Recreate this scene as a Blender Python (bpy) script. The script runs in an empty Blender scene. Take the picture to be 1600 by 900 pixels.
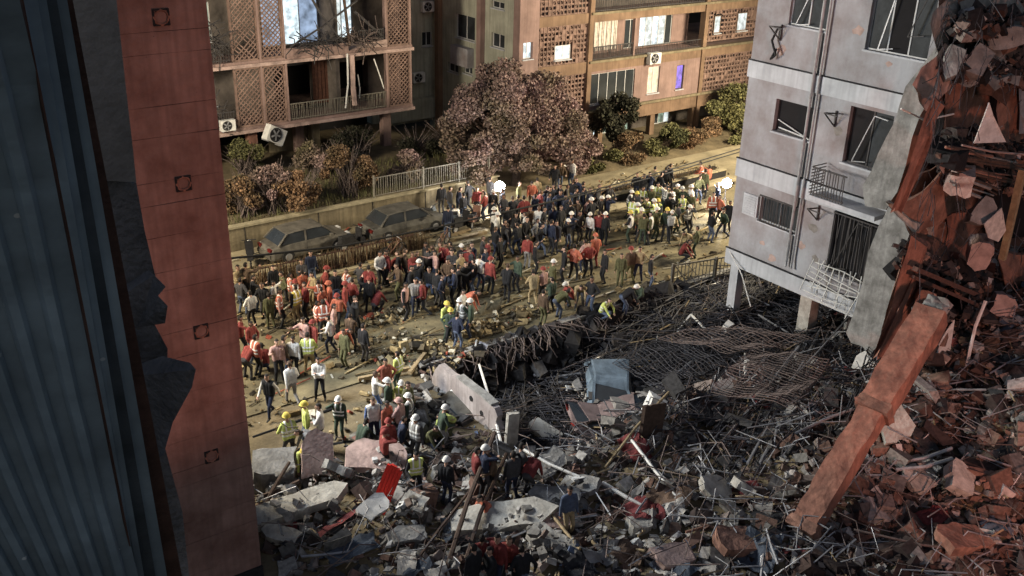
import bpy, bmesh, math, random
import numpy as np
from mathutils import Vector, Matrix, noise as mnoise
random.seed(7); RNG = np.random.default_rng(11)
SC = bpy.context.scene; COL = SC.collection
# ------------------------------------------------------------------ camera
CAM_H = 18.5; FPX = 1554.0
_down = np.array([-94., -3476., FPX]); _down /= np.linalg.norm(_down); _up = -_down
_U = np.array([2300., 633., FPX]); _U -= _up * (_U @ _up); _U /= np.linalg.norm(_U)
_V = -np.cross(_up, _U)
CM = np.stack([_U, _V, _up], 1)              # world -> camera (right, up, forward)
CAMPOS = np.array([0., 0., CAM_H])
cam_data = bpy.data.cameras.new("camera"); cam = bpy.data.objects.new("camera", cam_data); COL.objects.link(cam)
cam_data.sensor_width = 36.0; cam_data.lens = FPX / 1600 * 36; cam_data.clip_start = 0.1; cam_data.clip_end = 2000
_r, _u, _f = CM[0], CM[1], CM[2]
cam.matrix_world = Matrix(((_r[0], _u[0], -_f[0], 0), (_r[1], _u[1], -_f[1], 0), (_r[2], _u[2], -_f[2], CAM_H), (0, 0, 0, 1)))
SC.camera = cam
# ------------------------------------------------------------------ world, moonlight, exposure
W = bpy.data.worlds.new("World"); SC.world = W; W.use_nodes = True
_nt = W.node_tree; _bg = _nt.nodes["Background"]; _sky = _nt.nodes.new("ShaderNodeTexSky")
_sky.sky_type = 'NISHITA'; _sky.sun_disc = False; _sky.sun_elevation = math.radians(38); _sky.sun_rotation = math.radians(200)
_nt.links.new(_sky.outputs[0], _bg.inputs[0]); _bg.inputs[1].default_value = 0.042
_sd = bpy.data.lights.new("moon", 'SUN'); _so = bpy.data.objects.new("moon", _sd); COL.objects.link(_so)
_sd.energy = 0.02; _sd.angle = math.radians(3); _sd.color = (.8, .88, 1)
_so.rotation_euler = (math.radians(50), 0, math.radians(-160))
SC.view_settings.view_transform = 'Standard'; SC.view_settings.look = 'None'; SC.view_settings.gamma = 1
SC.view_settings.exposure = 0.0; SC.view_settings.use_curve_mapping = False
SC.render.engine = 'CYCLES'; SC.cycles.use_denoising = True; SC.cycles.max_bounces = 5
SC.cycles.sample_clamp_indirect = 4.0
# the lamps that light the night: aim, colour, watts (their housings are built further down in floodlight())
LIGHTS = [  # kind, position, target, colour, watts, cone deg, softness
    ('street_lamp', (1.5, 39.0, 12.0), (17, 38, 0), (1.0, .86, .64), 30000, 165, 2.2),
    ('street_lamp', (52.5, 27.4, 12.0), (34, 38, 0), (1.0, .85, .60), 62000, 165, 2.6),
    ('light_tower', (6.3, 31.2, 11.0), (27, 20.5, 2.0), (.86, .93, 1.0), 16500, 96, 2.0),
    ('rescue_floodlight', (13.5, 3.0, 5.5), (4.8, 21, 11.0), (1.0, .40, .27), 5000, 42, .6),
    ('rescue_floodlight', (17.5, 1.5, 5.5), (31.0, 15.5, 6.0), (1.0, .46, .35), 7600, 64, .9),
]
# ------------------------------------------------------------------ picking helpers: a direction -> a point of the place
def ray(x, y): return CM.T @ np.array([x - 800., 450. - y, FPX])
def G(x, y, z=0.0):
    d = ray(x, y); t = (z - CAM_H) / d[2]; return CAMPOS + d * t
def PX(x, y, X):
    d = ray(x, y); return CAMPOS + d * (X / d[0])
def PY(x, y, Y):
    d = ray(x, y); return CAMPOS + d * (Y / d[1])
def V3(p): return Vector((float(p[0]), float(p[1]), float(p[2])))
# ------------------------------------------------------------------ mesh collector
class MB:
    def __init__(s): s.v = []; s.f = []; s.m = []
    def add(s, vs, fs, m=0):
        b = len(s.v); s.v += [tuple(map(float, p)) for p in vs]; s.f += [tuple(i + b for i in f) for f in fs]; s.m += [m] * len(fs); return s
    def box(s, lo, hi, m=0, M=None, jit=0):
        x0, y0, z0 = lo; x1, y1, z1 = hi
        vs = [(x, y, z) for x in (x0, x1) for y in (y0, y1) for z in (z0, z1)]
        if jit: vs = [tuple(c + random.uniform(-jit, jit) for c in p) for p in vs]
        if M is not None: vs = [tuple(M @ Vector(p)) for p in vs]
        return s.add(vs, [(0, 1, 3, 2), (4, 6, 7, 5), (0, 4, 5, 1), (2, 3, 7, 6), (0, 2, 6, 4), (1, 5, 7, 3)], m)
    def bar(s, a, b, w, h=None, m=0, up=(0, 0, 1)):
        a = Vector(a); b = Vector(b); d = b - a; L = d.length
        if L < 1e-6: return s
        d /= L; upv = Vector(up)
        if abs(d.dot(upv)) > .98: upv = Vector((1, 0, 0))
        r = d.cross(upv).normalized(); u = r.cross(d); h = h or w
        vs = [p + r * (sx * w / 2) + u * (sz * h / 2) for p in (a, b) for sx, sz in ((-1, -1), (1, -1), (1, 1), (-1, 1))]
        return s.add(vs, [(0, 3, 2, 1), (4, 5, 6, 7), (0, 1, 5, 4), (1, 2, 6, 5), (2, 3, 7, 6), (3, 0, 4, 7)], m)
    def tube(s, pts, r, n=6, m=0, cap=True):
        pts = [Vector(p) for p in pts]; k = len(pts); rs = r if isinstance(r, (list, tuple)) else [r] * k
        b = len(s.v); ref = Vector((.31, .17, .93))
        for i, p in enumerate(pts):
            d = (pts[min(i + 1, k - 1)] - pts[max(i - 1, 0)]).normalized()
            if abs(d.dot(ref)) > .95: rr = d.cross(Vector((1, 0, 0))).normalized()
            else: rr = d.cross(ref).normalized()
            u = rr.cross(d)
            for j in range(n):
                a = 2 * math.pi * j / n; s.v.append(tuple(p + (rr * math.cos(a) + u * math.sin(a)) * rs[i]))
        for i in range(k - 1):
            for j in range(n):
                q = (j + 1) % n; s.f.append((b + i * n + j, b + i * n + q, b + (i + 1) * n + q, b + (i + 1) * n + j)); s.m.append(m)
        if cap:
            s.f.append(tuple(b + j for j in reversed(range(n)))); s.m.append(m)
            s.f.append(tuple(b + (k - 1) * n + j for j in range(n))); s.m.append(m)
        return s
    def prism(s, poly, vec, m=0):
        n = len(poly); vec = Vector(vec); a = [Vector(p) for p in poly]; b2 = [p + vec for p in a]
        nn = Vector((0, 0, 0))
        for i in range(n): nn += a[i].cross(a[(i + 1) % n])
        if nn.dot(vec) > 0: a = a[::-1]; b2 = b2[::-1]
        fs = [tuple(range(n)), tuple(reversed(range(n, 2 * n)))] + [(i, i + n, (i + 1) % n + n, (i + 1) % n) for i in range(n)]
        return s.add(a + b2, fs, m)
    def sphere(s, c, r, nu=10, nv=6, m=0):
        c = Vector(c); r = Vector(r if hasattr(r, '__len__') else (r, r, r)); b = len(s.v)
        for i in range(1, nv):
            t = math.pi * i / nv
            for j in range(nu):
                p = 2 * math.pi * j / nu; s.v.append((c.x + r.x * math.sin(t) * math.cos(p), c.y + r.y * math.sin(t) * math.sin(p), c.z + r.z * math.cos(t)))
        s.v.append((c.x, c.y, c.z + r.z)); s.v.append((c.x, c.y, c.z - r.z)); T = len(s.v) - 2; B = T + 1
        for j in range(nu):
            q = (j + 1) % nu
            s.f.append((T, b + j, b + q)); s.m.append(m)
            s.f.append((B, b + (nv - 2) * nu + q, b + (nv - 2) * nu + j)); s.m.append(m)
            for i in range(nv - 2):
                s.f.append((b + i * nu + j, b + (i + 1) * nu + j, b + (i + 1) * nu + q, b + i * nu + q)); s.m.append(m)
        return s
    def mesh(s, name):
        me = bpy.data.meshes.new(name); me.from_pydata(s.v, [], s.f)
        if any(s.m): me.polygons.foreach_set('material_index', s.m)
        me.update(); return me
def link(name, me, mats=None, parent=None, smooth=False):
    o = bpy.data.objects.new(name, me); COL.objects.link(o)
    if mats is not None:
        for m in (mats if isinstance(mats, (list, tuple)) else [mats]): me.materials.append(m)
    if smooth: me.polygons.foreach_set('use_smooth', [True] * len(me.polygons))
    if parent is not None:
        o.parent = parent; o.matrix_parent_inverse = PINV(parent)
    return o
def PINV(p):
    m = p.matrix_basis.copy(); q = p
    if p.parent is not None: m = (p.parent.matrix_basis @ p.matrix_parent_inverse @ p.matrix_basis) if p.parent.parent is None else p.matrix_basis
    return m.inverted()
def obj(name, mb, mats, parent=None, smooth=False): return link(name, mb.mesh(name), mats, parent, smooth)
def empty(name, loc):
    o = bpy.data.objects.new(name, None); COL.objects.link(o); o.location = V3(loc); o.empty_display_size = .2; return o
def tag(o, label, cat, group=None):
    o['label'] = label; o['category'] = cat
    if group: o['group'] = group
    return o
def thing(name, label, cat, loc=(0, 0, 0), group=None): return tag(empty(name, loc), label, cat, group)
def kind(o, k, label=None):
    o['kind'] = k
    if label: o['label'] = label
    return o
def copy_tree(o, parent=None):
    c = o.copy(); COL.objects.link(c)
    if parent is not None: c.parent = parent
    for ch in list(o.children): copy_tree(ch, c)
    return c
# ------------------------------------------------------------------ materials
def lin(c):
    return tuple((x / 12.92 if x <= .04045 else ((x + .055) / 1.055) ** 2.4) for x in c)
def mat(name, col, rough=.85, var=.35, scale=2.0, bump=.25, metallic=0.0, island=0.0, col2=None, streak=0.0, spec=.3, bscale=None):
    """colour broken up by two noises (col2 = a second tint for stains), fine relief, optional vertical streaks, random tint per piece"""
    m = bpy.data.materials.new(name); m.use_nodes = True; t = m.node_tree; N = t.nodes; L = t.links
    b = N["Principled BSDF"]; b.inputs['Roughness'].default_value = rough; b.inputs['Metallic'].default_value = metallic
    b.inputs['Specular IOR Level'].default_value = spec
    tc = N.new("ShaderNodeTexCoord"); co = tc.outputs['Object']
    n1 = N.new("ShaderNodeTexNoise"); n1.inputs['Scale'].default_value = scale; n1.inputs['Detail'].default_value = 6; n1.inputs['Roughness'].default_value = .65
    L.new(co, n1.inputs['Vector'])
    rp = N.new("ShaderNodeValToRGB"); e = rp.color_ramp.elements
    c2 = col2 or tuple(c * (1 - var) for c in col)
    e[0].position = .34; e[0].color = (*c2, 1); e[1].position = .66; e[1].color = (*[min(1, c * (1 + var * .45)) for c in col], 1)
    L.new(n1.outputs['Fac'], rp.inputs['Fac']); cur = rp.outputs['Color']
    if streak:
        mp = N.new("ShaderNodeMapping"); mp.inputs['Scale'].default_value = (6, 6, .35); L.new(co, mp.inputs['Vector'])
        n3 = N.new("ShaderNodeTexNoise"); n3.inputs['Scale'].default_value = 1.2; n3.inputs['Detail'].default_value = 5; L.new(mp.outputs[0], n3.inputs['Vector'])
        r3 = N.new("ShaderNodeMapRange"); r3.inputs[1].default_value = .42; r3.inputs[2].default_value = .7; r3.inputs[3].default_value = 0; r3.inputs[4].default_value = streak; L.new(n3.outputs['Fac'], r3.inputs[0])
        mx = N.new("ShaderNodeMix"); mx.data_type = 'RGBA'; L.new(r3.outputs[0], mx.inputs[0]); L.new(cur, mx.inputs[6]); mx.inputs[7].default_value = (*[c * .45 for c in col], 1); cur = mx.outputs[2]
    if island:
        ge = N.new("ShaderNodeNewGeometry"); hs = N.new("ShaderNodeHueSaturation")
        r = N.new("ShaderNodeMapRange"); r.inputs[3].default_value = 1 - island; r.inputs[4].default_value = 1 + island; L.new(ge.outputs['Random Per Island'], r.inputs[0])
        L.new(r.outputs[0], hs.inputs['Value']); L.new(cur, hs.inputs['Color']); cur = hs.outputs['Color']
    L.new(cur, b.inputs['Base Color'])
    if bump:
        n2 = N.new("ShaderNodeTexNoise"); n2.inputs['Scale'].default_value = bscale or scale * 9; n2.inputs['Detail'].default_value = 8; L.new(co, n2.inputs['Vector'])
        bp = N.new("ShaderNodeBump"); bp.inputs['Strength'].default_value = bump; bp.inputs['Distance'].default_value = .05
        L.new(n2.outputs['Fac'], bp.inputs['Height']); L.new(bp.outputs[0], b.inputs['Normal'])
    return m
def ramp_mat(name, stops, rough=.9, bump=.3, nscale=9):
    """a heap: each piece takes its own colour from the ramp"""
    m = bpy.data.materials.new(name); m.use_nodes = True; t = m.node_tree; N = t.nodes; L = t.links; b = N["Principled BSDF"]
    b.inputs['Roughness'].default_value = rough; b.inputs['Specular IOR Level'].default_value = .2
    ge = N.new("ShaderNodeNewGeometry"); rp = N.new("ShaderNodeValToRGB"); rp.color_ramp.interpolation = 'CONSTANT'; e = rp.color_ramp.elements
    while len(e) < len(stops): e.new(.5)
    for i, (p, c) in enumerate(stops): e[i].position = p; e[i].color = (*c, 1)
    L.new(ge.outputs['Random Per Island'], rp.inputs[0])
    tc = N.new("ShaderNodeTexCoord"); n1 = N.new("ShaderNodeTexNoise"); n1.inputs['Scale'].default_value = nscale; n1.inputs['Detail'].default_value = 5; L.new(tc.outputs['Object'], n1.inputs['Vector'])
    mr = N.new("ShaderNodeMapRange"); mr.inputs[1].default_value = .3; mr.inputs[2].default_value = .7; mr.inputs[3].default_value = .55; mr.inputs[4].default_value = 1.15; L.new(n1.outputs['Fac'], mr.inputs[0])
    hs = N.new("ShaderNodeHueSaturation"); L.new(rp.outputs[0], hs.inputs['Color']); L.new(mr.outputs[0], hs.inputs['Value']); L.new(hs.outputs[0], b.inputs['Base Color'])
    bp = N.new("ShaderNodeBump"); bp.inputs['Strength'].default_value = bump; bp.inputs['Distance'].default_value = .04; L.new(n1.outputs['Fac'], bp.inputs['Height']); L.new(bp.outputs[0], b.inputs['Normal'])
    return m
def glow(name, col, s, var=0.0, scale=2.0):
    m = bpy.data.materials.new(name); m.use_nodes = True; t = m.node_tree; b = t.nodes["Principled BSDF"]
    b.inputs['Base Color'].default_value = (.05, .05, .05, 1); b.inputs['Roughness'].default_value = .5; b.inputs['Emission Color'].default_value = (*col, 1); b.inputs['Emission Strength'].default_value = s
    if var:
        tc = t.nodes.new("ShaderNodeTexCoord"); n = t.nodes.new("ShaderNodeTexNoise"); n.inputs['Scale'].default_value = scale; n.inputs['Detail'].default_value = 4; t.links.new(tc.outputs['Object'], n.inputs['Vector'])
        r = t.nodes.new("ShaderNodeMapRange"); r.inputs[1].default_value = .35; r.inputs[2].default_value = .65; r.inputs[3].default_value = s * (1 - var); r.inputs[4].default_value = s; t.links.new(n.outputs['Fac'], r.inputs[0]); t.links.new(r.outputs[0], b.inputs['Emission Strength'])
    return m
M = {}
M['asphalt'] = mat('asphalt', (.16, .135, .078), .9, .5, .6, .6, col2=(.065, .055, .035), bscale=9)
M['dirt'] = mat('dirt', (.15, .118, .07), .95, .5, .9, .6, bscale=8)
M['rebardark'] = mat('dark_rebar', (.045, .044, .05), .8, .4, 8, .1, island=.6)  # darker copy of the rebar, carries the plot's shade in its colour
M['plotshade'] = mat('shaded_plot_dirt', (.024, .0225, .023), .95, .5, 1.2, .8, bscale=7)  # shade of the sunken plot is put into this floor colour
M['pave'] = mat('pavement_concrete', (.26, .22, .14), .9, .4, .7, .3, bscale=10)
M['kerb'] = mat('kerb_stone', (.30, .26, .17), .85, .35, 2, .3)
M['retain'] = mat('retaining_wall_plaster', (.20, .165, .105), .9, .45, .8, .35, streak=.6)
M['white_wall'] = mat('white_painted_plaster', (.30, .305, .325), .88, .3, .45, .45, col2=(.19, .16, .158), streak=.12, bscale=6)
M['white_trim'] = mat('white_floor_band', (.42, .43, .455), .8, .22, .9, .15, streak=.3)
M['joint'] = mat('dark_joint', (.02, .02, .022), .9, .1, 3, 0)
M['orange'] = mat('red_lit_wall_render', (.245, .15, .125), .92, .35, .8, .9, col2=(.14, .075, .06), streak=.45, bscale=4)  # warm floodlight tint is put into the pale render's colour
M['near_wall'] = mat('near_wall_render', (.20, .18, .165), .9, .3, 4, .3)
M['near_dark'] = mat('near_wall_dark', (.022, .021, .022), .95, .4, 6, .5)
M['sheet'] = mat('blue_grey_steel', (.27, .35, .42), .55, .45, 1.6, .12, metallic=.1, streak=.5, spec=.4)
M['near_torn'] = mat('torn_wall_grey', (.15, .14, .14), .95, .5, 5, .6)
M['sheetdark'] = mat('dark_steel_edge', (.07, .085, .10), .6, .4, 5, .1)
M['rustedge'] = mat('rusty_edge', (.085, .045, .035), .8, .4, 8, .2)
M['concrete'] = mat('broken_concrete', (.25, .245, .235), .95, .5, 1.6, .9, col2=(.12, .115, .108), streak=.5, bscale=6)
M['concrete2'] = mat('pale_concrete', (.37, .355, .32), .95, .4, 2, .8, col2=(.22, .205, .18), bscale=7)
M['pinkcon'] = mat('pink_concrete', (.36, .26, .23), .95, .4, 2, .5, bscale=9)
M['terracotta'] = mat('red_lit_terracotta', (.27, .13, .092), .95, .45, 1.8, 1.0, col2=(.13, .066, .05), streak=.5, bscale=5)  # red floodlight on column and ruin is put into this colour
M['redtint'] = mat('red_lit_wall_tint', (.27, .145, .105), .9, .5, 1.4, .8, col2=(.10, .055, .042), streak=.5, bscale=6)  # red floodlight is put into this colour; also serves as plain red paint
M['facade'] = mat('sandy_facade', (.20, .13, .085), .88, .35, .7, .2, streak=.5)
M['facade_pink'] = mat('pink_facade', (.245, .165, .145), .88, .3, .7, .2, streak=.4)
M['facade_grey'] = mat('pale_grey_facade', (.36, .36, .29), .88, .3, .6, .2, streak=.5)
M['lattice'] = mat('lattice_clay', (.20, .13, .105), .85, .4, 3, .2, island=.2)
M['rail'] = mat('dark_railing', (.05, .045, .045), .6, .3, 5, 0)
M['railpale'] = mat('pale_railing', (.17, .155, .125), .6, .3, 5, 0)
M['black'] = mat('black_interior', (.012, .011, .012), .95, .2, 2, 0)
M['room'] = mat('dim_room', (.10, .085, .075), .95, .5, 1.0, .1)
M['curtain'] = mat('brown_curtain', (.10, .045, .03), .95, .4, 6, .3)
M['curtainw'] = mat('pale_curtain', (.55, .50, .45), .95, .35, 4, .3)
M['glass'] = mat('dark_glass', (.03, .035, .04), .15, .3, 1, 0, spec=.6)
M['dullglass'] = mat('dusty_dark_glass', (.03, .034, .038), .6, .5, 1.5, .1, spec=.15)
M['gardenwall'] = mat('garden_wall_plaster', (.30, .27, .265), .9, .35, .9, .35, col2=(.19, .16, .155), streak=.5)
M['taillight'] = mat('dull_tail_light', (.12, .012, .01), .5, .2, 4, 0)
M['frame'] = mat('white_window_frame', (.5, .5, .5), .6, .2, 3, 0)
M['lit_cool'] = glow('lit_window_cool', (.78, .93, 1.0), 1.7, .65, 3)
M['lit_white'] = glow('lit_window_white', (.88, .97, .95), 1.2, .6, 3)
M['lit_blue'] = glow('lit_room_blue', (.55, .72, 1.0), .8, .75, 1.6)
M['lit_purple'] = glow('lit_window_purple', (.30, .16, 1.0), 1.3, .6, 4)
M['lit_green'] = glow('lit_window_green', (.75, 1.0, .75), .55, .8, 3)
M['lamp'] = glow('lamp_lens', (1, .98, .95), 120)
M['lens_warm'] = glow('warm_lamp_lens', (1, .8, .5), 12)
M['lens_red'] = glow('red_lamp_lens', (1, .3, .15), 12)
M['bark'] = mat('bark', (.07, .05, .038), .95, .4, 6, .6)
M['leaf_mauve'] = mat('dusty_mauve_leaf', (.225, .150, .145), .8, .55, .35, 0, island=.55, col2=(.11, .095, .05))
M['leaf_olive'] = mat('olive_leaf', (.12, .112, .045), .8, .55, .5, 0, island=.55, col2=(.06, .062, .026))
M['leaf_rust'] = mat('rusty_dry_leaf', (.19, .115, .065), .85, .5, .6, 0, island=.55, col2=(.07, .055, .03))
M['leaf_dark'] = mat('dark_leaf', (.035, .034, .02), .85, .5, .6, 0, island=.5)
M['steel'] = mat('grey_steel', (.30, .30, .31), .5, .3, 4, .1, metallic=.4)
M['rebar'] = mat('rusty_rebar', (.13, .10, .09), .8, .4, 8, .1, island=.5)
M['wood'] = mat('raw_timber', (.27, .205, .12), .85, .35, 5, .2, island=.3)
M['wooddark'] = mat('dark_timber', (.075, .05, .038), .9, .4, 6, .3, island=.3)
M['rubber'] = mat('black_rubber', (.015, .015, .016), .7, .2, 6, .05)
M['carwhite'] = mat('pale_dusty_paint', (.105, .095, .078), .6, .5, 2.5, .1, spec=.4)
M['carsilver'] = mat('silver_dusty_paint', (.085, .08, .068), .6, .5, 2.5, .1, spec=.4)
M['carblue'] = mat('crushed_blue_grey_paint', (.16, .21, .26), .5, .4, 2, .2, metallic=.2)
M['carpink'] = mat('crushed_pale_paint', (.20, .15, .145), .6, .4, 2, .3)
M['plasticw'] = mat('white_plastic', (.62, .61, .58), .6, .2, 4, .05)
M['red'] = mat('bright_red_fabric', (.72, .035, .022), .8, .3, 3, .3)
M['cloth'] = mat('white_cloth', (.60, .58, .55), .95, .25, 4, .4)
M['heap'] = ramp_mat('rubble_mix', [(0, (.16, .152, .14)), (.16, (.26, .247, .23)), (.34, (.11, .105, .10)), (.48, (.32, .305, .285)), (.62, (.15, .11, .09)), (.70, (.06, .058, .058)), (.86, (.36, .345, .325)), (.96, (.5, .5, .49)), (.985, (.10, .13, .2))])
M['heapdark'] = ramp_mat('dark_rubble_mix', [(0, (.022, .021, .022)), (.3, (.036, .032, .031)), (.55, (.016, .0155, .017)), (.75, (.055, .048, .046)), (.92, (.10, .097, .098)), (.982, (.45, .45, .48))])  # kept dark so the plot's shade sits in the rubble colour
M['heapredlit'] = ramp_mat('red_lit_rubble_mix', [(0, (.12, .072, .056)), (.25, (.075, .05, .042)), (.45, (.19, .12, .095)), (.58, (.045, .034, .032)), (.8, (.22, .18, .16)), (.94, (.36, .33, .31))])  # red floodlight is put into these rubble colours
M['litter'] = ramp_mat('street_litter', [(0, (.20, .15, .08)), (.3, (.10, .08, .05)), (.5, (.36, .28, .15)), (.7, (.07, .06, .045)), (.85, (.5, .46, .36)), (.96, (.3, .08, .05))])

def flecks(m, scale, size, col):
    t = m.node_tree; b = t.nodes['Principled BSDF']; src = b.inputs['Base Color'].links[0].from_socket; tc = t.nodes.new('ShaderNodeTexCoord'); vo = t.nodes.new('ShaderNodeTexVoronoi'); vo.inputs['Scale'].default_value = scale; vo.inputs['Randomness'].default_value = 1
    t.links.new(tc.outputs['Object'], vo.inputs['Vector']); r = t.nodes.new('ShaderNodeMath'); r.operation = 'LESS_THAN'; r.inputs[1].default_value = size; t.links.new(vo.outputs['Distance'], r.inputs[0]); mx = t.nodes.new('ShaderNodeMix'); mx.data_type = 'RGBA'; t.links.new(r.outputs[0], mx.inputs[0]); t.links.new(src, mx.inputs[6]); mx.inputs[7].default_value = (*col, 1); t.links.new(mx.outputs[2], b.inputs['Base Color'])
flecks(M['sheet'], 9, .06, (.5, .55, .58)); flecks(M['orange'], 5, .05, (.10, .06, .05))
# ================================================================== the ground
def sstep(a, b, x):
    t = min(1, max(0, (x - a) / (b - a))); return t * t * (3 - 2 * t)
def fbm(x, y, s, o=4):
    return mnoise.fractal(Vector((x * s, y * s, 3.7)), .9, 2.0, o)
def hgt(x, y):
    """height of the ground: sunken plot, rubble heaps in front of and beside it, raised garden across the street"""
    z = 0.0
    inplot = sstep(17.2, 17.5, x) * (1 - sstep(28.75, 29.0, y)) * sstep(20.5, 23.0, y)
    z += inplot * (-1.75 + 1.6 * sstep(22, 30, x)) + inplot * .22 * fbm(x, y, .7)
    front = (1 - sstep(20.5, 25.0, y - .0 * x)) * sstep(9.0, 12.0, x) + (1 - sstep(22, 26, y)) * (1 - sstep(13, 17, x)) * .35
    z += min(1, front) * (.45 + .45 * fbm(x, y, .45) + .18 * fbm(x, y, 1.6, 3))
    right = sstep(20, 31, x) * (1 - sstep(15.5, 20.5, y))
    z += right * (1.5 + .9 * fbm(x + 9, y, .4))
    right2 = sstep(30, 37, x) * (1 - sstep(19, 23, y))
    z += right2 * 2.2
    if y > 43.9 and x < 31.5: z += 1.25
    elif y > 43.9: z += .25 * sstep(43.9, 45, y)
    if y > 29.2 and y < 38.6 and x < 34: z += .03 * fbm(x, y, .8)
    return z
def grid_sheet(xs, ys, h):
    v = [(x, y, h(x, y)) for y in ys for x in xs]; nx = len(xs)
    f = [(j * nx + i, j * nx + i + 1, (j + 1) * nx + i + 1, (j + 1) * nx + i) for j in range(len(ys) - 1) for i in range(nx - 1)]
    mb = MB(); mb.v = v; mb.f = f; mb.m = [0] * len(f); return mb
xs = [-600, -300, -120, -50, -20, -8, 0, 4, 6.5] + list(np.arange(7.5, 46, .3)) + [46, 48, 50, 53, 56, 60, 66, 75, 100, 160, 320, 600]
ys = [-600, -300, -120, -50, -20, -8, 0, 4, 6] + list(np.arange(7, 29.3, .3)) + [28.72, 29.01] + list(np.arange(29.4, 43.8, .8)) + [43.85, 43.92] + list(np.arange(44.5, 62, 1.5)) + [64, 70, 80, 100, 160, 320, 600]
ys = sorted(ys)
terrain = obj('ground', grid_sheet(xs, ys, hgt), M['dirt'], smooth=True); kind(terrain, 'structure')
plot = obj('plot_floor', grid_sheet(list(np.arange(17.45, 45.1, .3)), list(np.arange(20.6, 28.75, .27)), lambda x, y: hgt(x, y) + .03), M['plotshade'], smooth=True); kind(plot, 'structure')
road = obj('street', grid_sheet([-60, -20, 0] + list(np.arange(6, 62, 1.0)) + [80, 120], list(np.arange(29.25, 38.7, .62)), lambda x, y: .055 + .012 * fbm(x, y, .5)), M['asphalt'], smooth=True); kind(road, 'structure')
mb = MB(); mb.box((-60, 39.0, 0), (120, 43.85, .14)); kind(obj('pavement', mb, M['pave']), 'structure')
mb = MB()
kb = empty('kerb', (20, 38.85, 0)); kind(kb, 'structure')
for i in range(46):
    x = 6 + i * 1.0; mbk = MB(); mbk.box((x + .012, 38.72, 0), (x + .988, 38.992, .155), jit=.008); obj('kerb_stone', mbk, M['kerb'], kb)
# the retaining wall along the plot (street side) and its coping
rw = thing('plot_retaining_wall', 'long dark retaining wall between the street and the sunken rubble plot', 'wall', (24, 29, 0))
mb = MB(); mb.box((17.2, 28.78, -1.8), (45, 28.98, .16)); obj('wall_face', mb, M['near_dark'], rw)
for i in range(24):
    x = 17.2 + i * .98
    if i in (5, 6, 11): continue
    mb = MB(); mb.box((x + .01, 28.72, .165), (x + .96, 29.06, .25), jit=.018); obj('coping_stone', mb, M['concrete'], rw)
# white side wall of the plot, broken
sw = thing('plot_side_wall', 'broken pale pink plastered garden wall with two round holes at the plot edge', 'wall', (17.2, 26, 0))
mb = MB(); prof = [(27.5, -.3), (27.62, .3), (27.4, .75), (27.1, 1.12), (26.3, 1.06), (25.9, 1.14), (25.1, 1.1), (24.4, 1.12), (23.6, 1.02), (23.42, .8), (23.5, .55), (23.3, .3), (23.6, -.3)]
mb.prism([(17.0, y, z) for y, z in prof], (.24, 0, 0)); obj('wall_face', mb, M['gardenwall'], sw)
mb = MB(); mb.prism([(16.96, y, z) for y, z in [(25.9, 1.143), (25.1, 1.113), (24.4, 1.125), (23.75, 1.05), (23.75, 1.12), (24.4, 1.19), (25.1, 1.18), (25.9, 1.21)]], (.32, 0, 0)); obj('coping', mb, M['concrete'], sw)
for y, z in ((25.0, .72), (24.35, .45)):
    mb = MB(); mb.tube([(16.985, y, z), (17.02, y, z)], .11, 9); obj('hole', mb, M['black'], sw)
# far retaining wall, with fence posts and bars on it
fr = thing('garden_retaining_wall', 'stained plaster retaining wall holding the shrub garden above the parked cars', 'wall', (22, 43.9, 0))
mb = MB(); mb.box((5, 43.72, 0), (31.4, 43.98, 1.30)); obj('wall_face', mb, M['retain'], fr)
mb = MB(); mb.box((4.9, 43.66, 1.30), (31.5, 44.05, 1.40)); obj('coping', mb, M['kerb'], fr)
mb = MB(); mb.box((31.2, 44.0, 0), (31.45, 51, 1.35)); obj('return_wall', mb, M['retain'], fr)
for x in (12.5, 16.4, 20.3, 23.4, 26.6, 29.2):
    mb = MB(); mb.box((x, 43.70, .02), (x + .03, 43.722, 1.28)); obj('expansion_joint', mb, M['joint'], fr)
ff = thing('garden_fence', 'thin pale metal picket fence on the garden retaining wall', 'fence', (27, 43.9, 1.4))
for x in (23.6, 26.6, 28.9, 30.9):
    mb = MB(); mb.bar((x, 43.9, 1.4), (x, 43.9, 2.62), .08, up=(0, 1, 0)); obj('post', mb, M['railpale'], ff)
for z in (1.52, 2.48):
    mb = MB(); mb.bar((23.6, 43.9, z), (30.9, 43.9, z), .045); obj('fence_rail', mb, M['railpale'], ff)
pk = None
for i in range(52):
    x = 23.75 + i * .138
    if pk is None:
        mb = MB(); mb.bar((0, 0, 0), (0, 0, .95), .024, up=(0, 1, 0)); pk = mb.mesh('picket'); pk.materials.append(M['railpale'])
    o = bpy.data.objects.new('picket', pk); COL.objects.link(o); o.location = (x, 43.9, 1.53); o.rotation_euler = (random.uniform(-.03, .03), random.uniform(-.03, .03), 0); o.parent = ff; o.matrix_parent_inverse = PINV(ff)
# low planter wall by the far pavement
lw = thing('low_planter_wall', 'low stone planter wall filled with dry plants beside the far pavement', 'wall', (40, 39.5, 0))
mb = MB(); mb.box((35.2, 39.35, .14), (45.5, 39.6, .55)); mb.box((35.2, 40.15, .14), (45.5, 40.4, .55)); mb.box((35.2, 39.6, .14), (35.5, 40.15, .55)); obj('wall_face', mb, M['near_dark'], lw)
mb = MB(); mb.box((35.3, 39.6, .15), (45.4, 40.15, .46)); obj('soil', mb, M['dirt'], lw)
for i in range(14):
    x = 35.2 + i * .735; mb = MB(); mb.box((x, 39.3, .555), (x + .715, 39.63, .63), jit=.012); obj('coping_stone', mb, M['kerb'], lw)
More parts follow.
